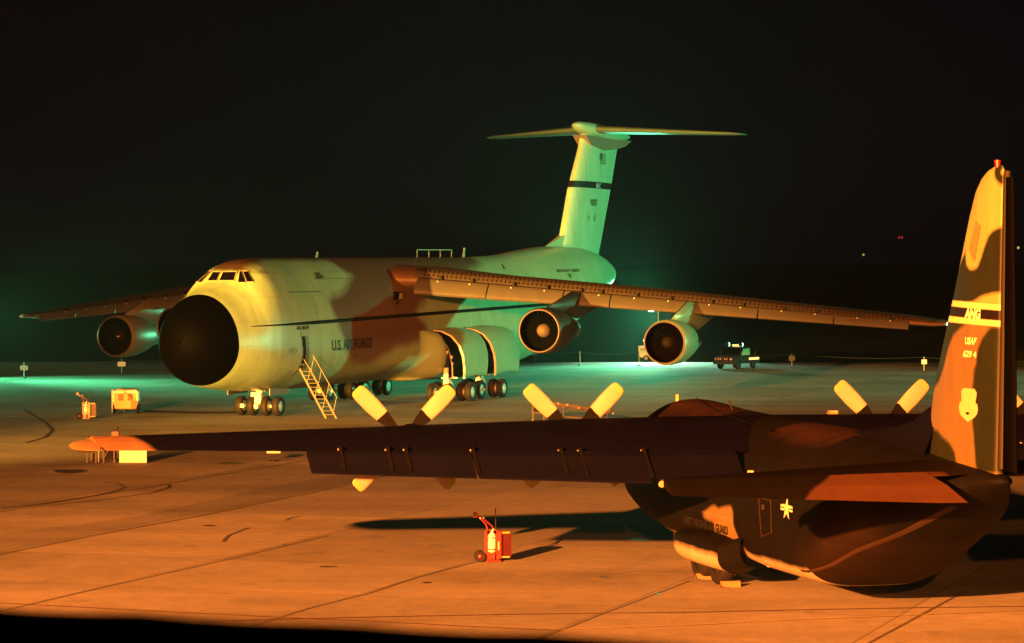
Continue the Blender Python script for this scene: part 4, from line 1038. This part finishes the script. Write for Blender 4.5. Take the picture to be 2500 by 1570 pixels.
# ------------------------------------------------------------------ wheel chocks by the main wheels
def chock(px, py, w, label):
    t = thing('wheel_chock', label, 'chock', tuple(gnd(px, py)), .254, None)
    b = MB(); b.prism([(-.11, 0), (.11, 0), (.075, .17), (-.075, .17)], lambda u, v, q: (q, u, v), -w/2, w/2); b.build('block', M['wood'], t)
    b = MB(); b.path([(-w/2, 0, .10), (-w/2-.05, -.12, .03), (-w/2+.03, -.3, .02), (-w/2+.12, -.36, .02)], .014, 6); b.build('rope', M['steel_dark'], t)
chock(1721, 1414, .50, 'wooden wheel chock by the front wheel of the pair')
chock(1783, 1433, .55, 'longer wooden wheel chock with rope by the rear wheel')

# ------------------------------------------------------------------ wheeled fire extinguishers
def extinguisher(loc, rz, label):
    t = thing('fire_extinguisher', label, 'fire extinguisher', loc, rz, 'wheeled fire extinguishers')
    b = MB()
    for x in (-.19, .10): b.bar((x, 0, .06), (x, 0, .95), .05, .16)
    b.bar((-.19, 0, .92), (.10, 0, .92), .05, .12); b.bar((-.19, -.05, .25), (.10, -.05, .25), .04, .10); b.bar((-.19, -.06, .66), (.12, -.06, .66), .03, .03)
    b.prism([(-.24, -.2), (.22, -.2), (.26, .1), (.22, .3), (-.24, .3)], lambda u, v, q: (u, v, q), .015, .05)
    b.box((-.05, -.02, .17), (.2, .2, .2)); b.tube((.02, -.12, .05), (.02, -.12, .3), .03, 8)
    b.build('frame', M['red'], t)
    b = MB(); b.lathe([(.26, .001), (.28, .09), (.33, .125), (.78, .125), (.86, .09), (.9, .04), (.97, .035), (.98, .001)], (-.04, 0, 0), (0, 0, 1), 20); bo = b.build('bottle', M['white'], t)
    b = MB()
    for z in (.36, .72): b.lathe([(z, .129), (z+.035, .129)], (-.04, 0, 0), (0, 0, 1), 20)
    b.build('clamp_band', M['red_dark'], bo)
    b = MB(); b.box((.18, .02, .52), (.12, .3, .84)); b.build('valve_column', M['red'], t)
    b = MB(); b.box((.155, -.145, .50), (.05, .012, .26)); b.build('instruction_plate', M['yellow'], t)
    b = MB(); b.box((.38, .1, .53), (.26, .42, .74), rz=.25); b.build('hose_box', M['red_dark'], t)
    for z, w in ((.90, .05), (.15, .045)):
        b = MB(); b.box((.385, -.115, z), (.24, .03, w), rz=.25); b.build('reflector_strip', M['yellow'], t)
    b = MB(); b.path([(-.19, 0, .9), (-.19, 0, 1.06), (-.23, .0, 1.16), (-.40, 0, 1.34), (-.56, .02, 1.52)], .026, 8); b.path([(.02, .12, .96), (-.02, .12, 1.08), (-.28, .1, 1.30), (-.50, .08, 1.40)], .024, 8)
    b.path([(-.56, .02, 1.52), (-.50, .08, 1.40)], .04, 8); b.box((-.55, .04, 1.44), (.13, .1, .16)); b.build('handle', M['red'], t)
    b = MB()
    for p in ((-.40, -.03, 1.345), (-.29, .08, 1.345), (.0, -.03, .99)): b.lathe([(-.035, .001), (-.02, .03), (.02, .03), (.035, .001)], p, (0, 1, 0), 10)
    b.build('clamp_bolt', M['gear_white'], t)
    b = MB(); b.tube((.08, .05, .95), (.08, .05, 1.5), .009, 6); b.tube((.08, .05, 1.48), (.08, .05, 1.64), .018, 8); b.build('whip_aerial', M['steel_dark'], t)
    for y in (-.12, .34): wheel(t, (-.40, y, .165), (0, 1, 0), .165, .10, M['red_dark'], 'wheel')
    b = MB(); b.tube((-.40, -.1, .165), (-.40, .34, .165), .02, 8); b.bar((-.4, .1, .165), (-.2, .1, .2), .05, .05); b.build('axle', M['red_dark'], t)
    return t
e1 = extinguisher(gnd(1204, 1371), R(6), 'red wheeled fire extinguisher cart standing alone in the orange foreground')
e2 = copy_tree(e1); e2.location = gnd(212, 1023); e2.rotation_euler = (0, 0, R(-8)); e2['label'] = 'red wheeled fire extinguisher far off beside the yellow generator cart'

# ------------------------------------------------------------------ yellow generator cart
g = thing('generator_cart', 'boxy yellow generator cart with two square grilles near the jet nose', 'generator cart', gnd(309, 1008), R(4))
b = MB(); Pt = []
for y in (-1.0, 1.0):
    Pt.append([(-.62, y, .30), (-.74, y, .70), (-.74, y, 1.36), (.74, y, 1.36), (.74, y, .70), (.62, y, .30)])
b.grid(np.array(Pt), closed_v=True, smooth=False)
for r_ in Pt: b.add(r_, [tuple(range(6))])
gb = b.build('housing', M['yellow'], g)
for x in (-.27, .27):
    b = MB(); b.box((x, -1.012, .98), (.30, .03, .40))
    for i in range(5): b.box((x, -1.03, .84+i*.07), (.27, .02, .02))
    b.build('grille', M['wood'], gb)
b = MB(); b.box((0, -1.02, 1.30), (1.46, .05, .13)); b.box((-.69, -1.02, .98), (.10, .05, .52)); b.box((.69, -1.02, .98), (.10, .05, .52)); b.build('front_frame', M['white'], gb)
b = MB(); b.box((0, 0, 1.39), (1.2, 1.8, .06)); b.box((-.35, -.6, 1.43), (.3, .3, .05)); b.build('roof_panel', M['cream'], gb)
b = MB(); b.tube((-.78, -.95, .05), (-.78, -.95, 1.42), .04, 8); b.build('corner_post', M['white'], gb)
for x in (-.72, .72):
    for y in (-.7, .7): wheel(g, (x, y, .25), (1, 0, 0), .25, .16, M['steel_dark'], 'wheel')
b = MB(); b.bar((0, -1.0, .25), (-.1, -1.6, .12), .06, .06); b.bar((-.7, -.7, .25), (.7, -.7, .25), .06, .06); b.bar((-.7, .7, .25), (.7, .7, .25), .06, .06); b.build('towbar', M['steel_dark'], g)
b = MB(); l, r = strip_pts([(352, 1006), (420, 1008), (480, 1010), (570, 1009), (606, 1005)], .09); n = len(l)
cpts = [((a+c)/2 + Vector((0, 0, .06))) for a, c in zip(l, r)]; b.path(cpts, .05, 6)
tag(b.build('power_cable', M['black']), 'black cable on the ground from the generator cart to the nose wheels', 'cable')

# ------------------------------------------------------------------ service cart behind the near wing tip, with its bright white end board
t = thing('service_cart', 'dark framed service cart with bright white end board half hidden behind the wing tip', 'service cart', gnd(281, 1130), R(0))
b = MB(); b.box((.84, -.2, .60), (1.24, .05, 1.16)); b.build('white_board', M['white'], t)
b = MB()
for x in (-1.25, -.85, -.5, -.02): b.bar((x, -.15, 0.02), (x, -.15, 1.15), .07, .07)
for x in (-1.2, -.1): b.bar((x, .9, 0.02), (x, .9, 1.15), .07, .07)
b.bar((-1.3, -.15, 1.12), (1.3, -.15, 1.12), .08, .08); b.bar((-1.3, .9, 1.12), (1.3, .9, 1.12), .08, .08); b.bar((-.5, -.15, .2), (-.05, -.15, 1.0), .05, .05)
b.bar((-1.28, -.15, 1.12), (-1.28, .9, 1.12), .06, .06); b.build('frame', M['steel_dark'], t)
b = MB(); b.box((-.28, .25, .62), (.36, .5, .9)); b.box((-1.0, .4, .95), (.5, .6, .3)); b.build('tank', M['black'], t)
b = MB(); b.bar((-.72, -.2, .05), (-.72, -.2, .85), .035, .035); b.build('grease_rod', M['alu'], t)
for x in (-1.0, 1.0): wheel(t, (x, .5, .2), (1, 0, 0), .2, .14, M['steel_dark'], 'wheel')
b = MB(); b.box((-.02, .3, 1.28), (.30, .3, .26)); b.build('control_box', M['red'], t)
b = MB(); b.tube((-.0, .3, 1.41), (-.0, .3, 1.50), .07, 10); b.lathe([(0, .001), (.02, .05), (.08, .05), (.1, .001)], (.1, .25, 1.5), (0, 0, 1), 10); b.build('warning_lamp', M['steel_dark'], t)

def sign_stand(px, py, w, h, zc, label, mat, rz=0.0):
    q = gnd(px, py); s = thing('sign_board', label, 'sign', q, rz)
    b = MB(); b.box((0, -.03, zc), (w, .03, h)); b.build('board', mat, s)
    b = MB(); b.tube((0, 0, .02), (0, 0, zc+h/2+.12), .03, 8); b.lathe([(0, .001), (.01, .26), (.04, .24), (.06, .001)], (0, 0, 0), (0, 0, 1), 14); b.build('post', M['steel_dark'], s)
    return s
sign_stand(668, 1126, .62, .22, .48, 'small pale sign board on a stand in front of the jet, behind the wing', M['white'])

# ------------------------------------------------------------------ rope barrier with hanging boards along the apron edge
posts = [(-70, 926), (59, 923), (297, 913), (450, 905), (1304, 884), (1416, 892), (1560, 893), (1760, 893), (1933, 897), (2256, 907), (2600, 915)]
tops = []
for i, (px, py) in enumerate(posts):
    q = gnd(px, py); tops.append(Vector((q[0], q[1], 1.15)))
    if not (-10 < px < 2510): continue
    s = thing('barrier_post', 'thin pole of the rope barrier along the far apron edge', 'barrier post', q, 0, 'poles of the rope barrier')
    b = MB(); b.tube((0, 0, 0), (0, 0, 1.2), .03, 8); b.build('pole', M['letter_grey'], s)
    b = MB(); b.lathe([(0, .18), (.06, .16), (.07, .03)], (0, 0, 0), (0, 0, 1), 12); b.build('foot', M['steel_dark'], s)
b = MB()
for a, c in zip(tops[:-1], tops[1:]):
    pr = a
    for k in range(1, 9):
        f_ = k/8; p = a.lerp(c, f_); p.z -= .22*4*f_*(1-f_); b.tube(pr, p, .009, 5, caps=False); pr = p
tag(b.build('barrier_rope', M['letter_dull']), 'thin rope strung between the poles along the far apron edge', 'rope')
for (px, w, h, mat, lab) in ((59, .60, .36, 'letter_grey', 'dim grey barrier board at the far left in the green light'), (297, .62, .36, 'white', 'bright white barrier board left of the black nose'), (1304, .60, .36, 'letter_grey', 'grey barrier board below the inner engine'),
                             (1933, .5, .42, 'letter_dull', 'dark barrier board right of the tow truck'), (2256, .42, .36, 'white', 'pale barrier board at the far right near the tail fin')):
    i = [p[0] for p in posts].index(px); q = tops[i]
    s = tag(MB().box((0, 0, 0), (w, .03, h)).build('barrier_board', M[mat]), lab, 'board', 'boards on the rope barrier'); s.location = (q.x, q.y-.05, .78)

# ------------------------------------------------------------------ dark towable stand behind the inner propeller
q = gnd(1300, 1030); t = thing('maintenance_stand', 'dark towable stand with sloping rails and bright reflectors behind the inner left propeller', 'maintenance stand', q, R(-4))
b = MB()
for x in (0, .62):
    for y in (0, .7): b.bar((x, y, 0), (x, y, 1.05), .07, .07)
b.bar((0, 0, .5), (.62, 0, .5), .06, .06); b.bar((0, 0, 1.03), (.62, 0, 1.03), .06, .06); b.bar((0, .7, 1.03), (.62, .7, 1.03), .06, .06); b.build('frame', M['steel_dark'], t)
b = MB(); b.box((.31, .35, .8), (.5, .6, .4)); b.build('winch_box', M['black'], t)
for z0, z1, y in ((1.12, .62, -.1), (1.0, .52, .6)):
    b = MB(); b.bar((.5, y, z0), (4.4, y, z1), .10, .16); b.build('rail', M['steel_dark'], t)
b = MB(); b.bar((.6, .3, .42), (3.4, .3, .12), .08, .10); b.build('drawbar', M['steel_dark'], t)
b = MB(); b.bar((1.75, -.1, .95), (1.75, -.1, .1), .05, .05); b.bar((4.2, -.1, .6), (4.2, -.1, .1), .05, .05); b.build('leg', M['steel_dark'], t)
for p in ((0.0, -.06, .06), (1.47, -.17, 1.06), (1.98, -.17, .98), (2.62, -.17, .80), (3.38, -.17, .76), (4.55, -.17, .50)):
    b = MB(); b.lathe([(-.04, .001), (-.02, .05), (.02, .05), (.04, .001)], p, (0, 1, 0), 12); b.build('reflector', M['gear_white'], t)
for y in (0, .6): wheel(t, (3.2, y, .18), (0, 1, 0), .18, .12, M['steel_dark'], 'wheel')

# ------------------------------------------------------------------ small yellow things beyond the near transport
t = thing('marker_post', 'short upright yellow marker post beyond the cockpit roof of the transport', 'marker post', gnd(1653, 988))
b = MB(); b.box((0, 0, .36), (.17, .08, .55)); b.build('plate', M['yellow'], t); b = MB(); b.box((0, 0, .05), (.3, .3, .1)); b.build('base', M['rubber'], t)
t = thing('equipment_chest', 'yellow equipment chest peeping over the right wing of the transport', 'chest', gnd(2032, 1040), R(10))
b = MB(); b.box((0, 0, .42), (.5, .5, .7)); b.build('body', M['yellow'], t); b = MB(); b.box((.03, 0, .81), (.42, .52, .08)); b.build('lid', M['white'], t); b = MB(); b.box((0, 0, .04), (.4, .4, .06)); b.build('base', M['rubber'], t)

# ------------------------------------------------------------------ dark tow truck with roof lights
q = gnd(1800, 900); t = thing('tow_truck', 'dark tow truck with yellow light bar and two bright lamps on its roof', 'truck', q, R(-32))
# local frame: front towards -y, x to the right of the viewer
W_ = .92
b = MB()
prof = [(-2.25, .45), (-2.3, .75), (-2.25, 1.02), (-1.3, 1.12), (-.75, 1.78), (.55, 1.80), (.65, 1.0), (2.2, 1.0), (2.2, .5)]
b.prism(prof, lambda u, v, q_: (q_, u, v), -W_, W_); tb = b.build('body', M['truck'], t)
b = MB(); b.add([(-.8, -1.29, 1.18), (.8, -1.29, 1.18), (.72, -.82, 1.70), (-.72, -.82, 1.70)], [(0, 1, 2, 3)]); b.build('windscreen', M['glass'], tb)
for s_ in (-1, 1):
    b = MB(); b.add([(s_*.925, -1.05, 1.15), (s_*.925, .45, 1.15), (s_*.925, .42, 1.68), (s_*.925, -.72, 1.68)], [(0, 1, 2, 3)]); b.build('side_window', M['jet_plain'], tb)
b = MB(); b.box((0, -2.33, .55), (1.9, .12, .22)); b.build('bumper', M['steel_dark'], tb)
b = MB()
for x in (-.52, -.34, .06, .24): b.box((x, -2.32, .86), (.06, .05, .16))
b.build('grille_bars', M['gear_white'], tb)
for x in (-.75, .62):
    b = MB(); b.lathe([(0, .001), (.0, .11), (.06, .12), (.1, .08)], (x, -2.30, .86), (0, -1, 0), 14); b.build('headlamp', M['metal'], tb)
b = MB(); b.box((0, -.2, 1.92), (.62, .22, .16)); b.build('light_bar', M['glow_yellow'], tb)
for x in (-.62, .62):
    b = MB(); b.lathe([(0, .001), (.0, .15), (.12, .17), (.3, .12), (.36, .001)], (x, -.32, 2.0), (-.35, -1, 0), 16, mi=1, mis=[0, 0, 1, 1]); b.tube((x, -.2, 1.8), (x, -.2, 1.95), .03, 8, 1); b.build('roof_lamp', [M['lampgreen'], M['steel_dark']], tb)
b = MB(); b.box((.94, 1.2, .82), (.05, 1.7, .17)); b.build('side_glow_strip', M['glow_yellow'], tb)  # glow stands in for light reflected by this strip; it is no lamp
b = MB(); b.bar((.6, 1.0, 1.0), (.6, 1.0, 1.35), .08, .08); b.bar((.6, 2.0, 1.0), (.6, 2.0, 1.6), .08, .12); b.bar((-.6, 2.0, 1.0), (-.6, 2.0, 1.6), .08, .08); b.bar((-.6, 2.0, 1.3), (.6, 2.0, 1.3), .06, .06); b.box((.1, 1.3, 1.12), (.4, .5, .24)); b.build('tow_frame', M['steel_dark'], tb)
for x in (-.80, .80):
    for y in (-1.45, 1.25): wheel(t, (x, y, .40), (1, 0, 0), .40, .26, M['steel_dark'], 'wheel')

# ------------------------------------------------------------------ floodlight carts
def light_cart(loc, rz, label):
    t = thing('floodlight_cart', label, 'floodlight cart', loc, rz, 'floodlight carts')
    b = MB(); b.prism([(-1.45, .55), (-1.5, 1.35), (-.7, 1.38), (-.5, .95), (1.4, .90), (1.45, .45), (-1.3, .35)], lambda u, v, q_: (u, q_, v), -.6, .6); bd = b.build('body', M['white'], t)
    b = MB(); b.box((-1.1, -.61, 1.05), (.5, .03, .34)); b.build('control_panel', M['letter_grey'], bd)
    for x in (-.85, .95):
        for y in (-.55, .55): wheel(t, (x, y, .28), (0, 1, 0), .28, .18, M['letter_grey'], 'wheel')
    b = MB(); b.tube((.25, 0, .9), (.25, 0, 4.5), .05, 10); b.bar((-.45, 0, 4.45), (.95, 0, 4.45), .07, .07); b.build('mast', M['letter_grey'], t)
    for x in (-.38, .88):
        b = MB(); b.box((x, -.08, 4.5), (.5, .22, .24), mi=1); b.box((x, -.20, 4.47), (.46, .03, .17)); b.build('floodlight', [M['lampwhite'], M['letter_grey']], t)
    b = MB(); b.tube((-.95, -.2, 1.35), (-.95, -.2, 1.75), .04, 8, 1); b.lathe([(0, .001), (.0, .13), (.12, .15), (.2, .06)], (-.95, -.22, 1.86), (-.4, -1, -.1), 14, mis=[0, 0, 1]); b.build('work_lamp', [M['lampwhite'], M['letter_grey']], t)
    return t
LC = gnd(1600, 882); l1 = light_cart(LC, 0, 'white floodlight cart half hidden behind the outer engine, its lamps glaring under the wing')
lamp('cart_floodlight', 'SPOT', (LC[0]-.38, LC[1]-.5, 4.4), 1.7e4, (.42, 1, .62), .15, (LC[0]-2, LC[1]-5, 0), 100, 1.0)
lamp('cart_floodlight', 'SPOT', (LC[0]-.95, LC[1]-.5, 1.95), 6.0e3, MERC, .15, (LC[0]-14, LC[1]-60, 7), 70, .8)
lamp('cart_floodlight', 'SPOT', (LC[0]+.88, LC[1]-.5, 4.4), 1.7e4, (.42, 1, .62), .15, (LC[0]+2, LC[1]-5, 0), 100, 1.0)
lamp('cart_floodlight', 'SPOT', (LC[0]+.2, LC[1]-.6, 4.2), 5.0e4, MERC, .15, (LC[0]-30, LC[1]-64, 9), 64, .9)
LL = (-43.5, 225, 0); l2 = copy_tree(l1); l2.location = LL; l2['label'] = 'white floodlight cart just beyond the left edge of the view'
lamp('cart_floodlight', 'SPOT', (LL[0]+.4, LL[1]-.5, 4.4), 1.6e4, MERC, .15, (LL[0]+16, LL[1]-9, 1.5), 130, .8)
lamp('cart_floodlight', 'SPOT', (LL[0]+.2, LL[1]-.6, 4.2), 9.0e4, MERC, .15, (LL[0]+60, LL[1]-34, 7), 70, .9)

# ------------------------------------------------------------------ distant lamps near the horizon
def far_light(px, py, D, mat, label):
    o, d = ray(px, py); k = D/d[1]; p = o+d*k
    t = thing('distant_lamp', label, 'lamp', (p[0], p[1], 0))
    b = MB(); b.tube((0, 0, 0), (0, 0, p[2]-.3), .10, 8); b.build('mast', M['black'], t)
    b = MB(); b.lathe([(-.3, .001), (-.2, .26), (.2, .26), (.3, .001)], (0, 0, p[2]), (0, 0, 1), 12); b.build('lamp', mat, t)
far_light(2195, 580, 800, M['lampred'], 'left of two tiny red lamps far off near the tail fin')
far_light(2202, 580, 800, M['lampred'], 'right of two tiny red lamps far off near the tail fin')
far_light(2108, 622, 760, glow('lamp_far_green', (.5, .8, .08), .55), 'tiny yellow green lamp far off above the wing tip')
far_light(2486, 605, 700, glow('lamp_far_yellow', (1, .75, .15), .7), 'tiny yellow lamp far off right of the tail fin')

# ------------------------------------------------------------------ sill below the camera; unseen walls and roof added to shade it
wr = thing('shade_room', 'dark sill across the lower left corner with unseen walls and roof added to shade it', 'building', (0, 0, 0))
b = MB(); n = 90; Pt = []
random.seed(7)
for i in range(n+1):
    x = -5.2 + 11*i/n; y = 5.59 - .392*x; z = 8.706 + .006*random.random() + (.010*random.random() if random.random() < .25 else 0)
    Pt.append([(x, y+.02, 7.6), (x, y, z-.03), (x, y+.03, z), (x, y+.40, z), (x, y+.42, 7.6)])
b.grid(np.array(Pt), smooth=False); b.build('sill', M['black'], wr)
b = MB(); b.box((-5.3, 2.8, 9.5), (.2, 10, 5.2)); b.build('shade_side_wall', M['black'], wr)  # added out of view to keep the lamps off the sill
b = MB(); b.box((0, -2.3, 9.5), (10.8, .2, 5.2)); b.build('shade_back_wall', M['black'], wr)
b = MB(); b.box((0, 2.4, 7.4), (10.9, 9.4, .3)); b.build('floor_slab', M['black'], wr)
b = MB(); b.box((0, 1.2, 12.2), (10.9, 7.2, .3)); b.build('shade_roof_slab', M['black'], wr)
b = MB(); b.box((0, 2.2, 3.6), (9.5, 7.4, 7.2)); b.build('lower_storey', M['black'], wr)

# ------------------------------------------------------------------ night haze over the airfield
b = MB(); b.box((0, 480, 15), (3100, 4100, 32))
hz = tag(b.build('haze', None), 'thin night haze over the whole airfield', 'haze', kind='stuff')
mh = bpy.data.materials.new('haze'); mh.use_nodes = True; nt = mh.node_tree; nt.nodes.clear()
ho = nt.nodes.new('ShaderNodeOutputMaterial'); pv = nt.nodes.new('ShaderNodeVolumePrincipled')
pv.inputs['Color'].default_value = (.8, .85, .85, 1); pv.inputs['Density'].default_value = HAZE; pv.inputs['Anisotropy'].default_value = .75
nt.links.new(pv.outputs[0], ho.inputs['Volume']); hz.data.materials.clear(); hz.data.materials.append(mh)
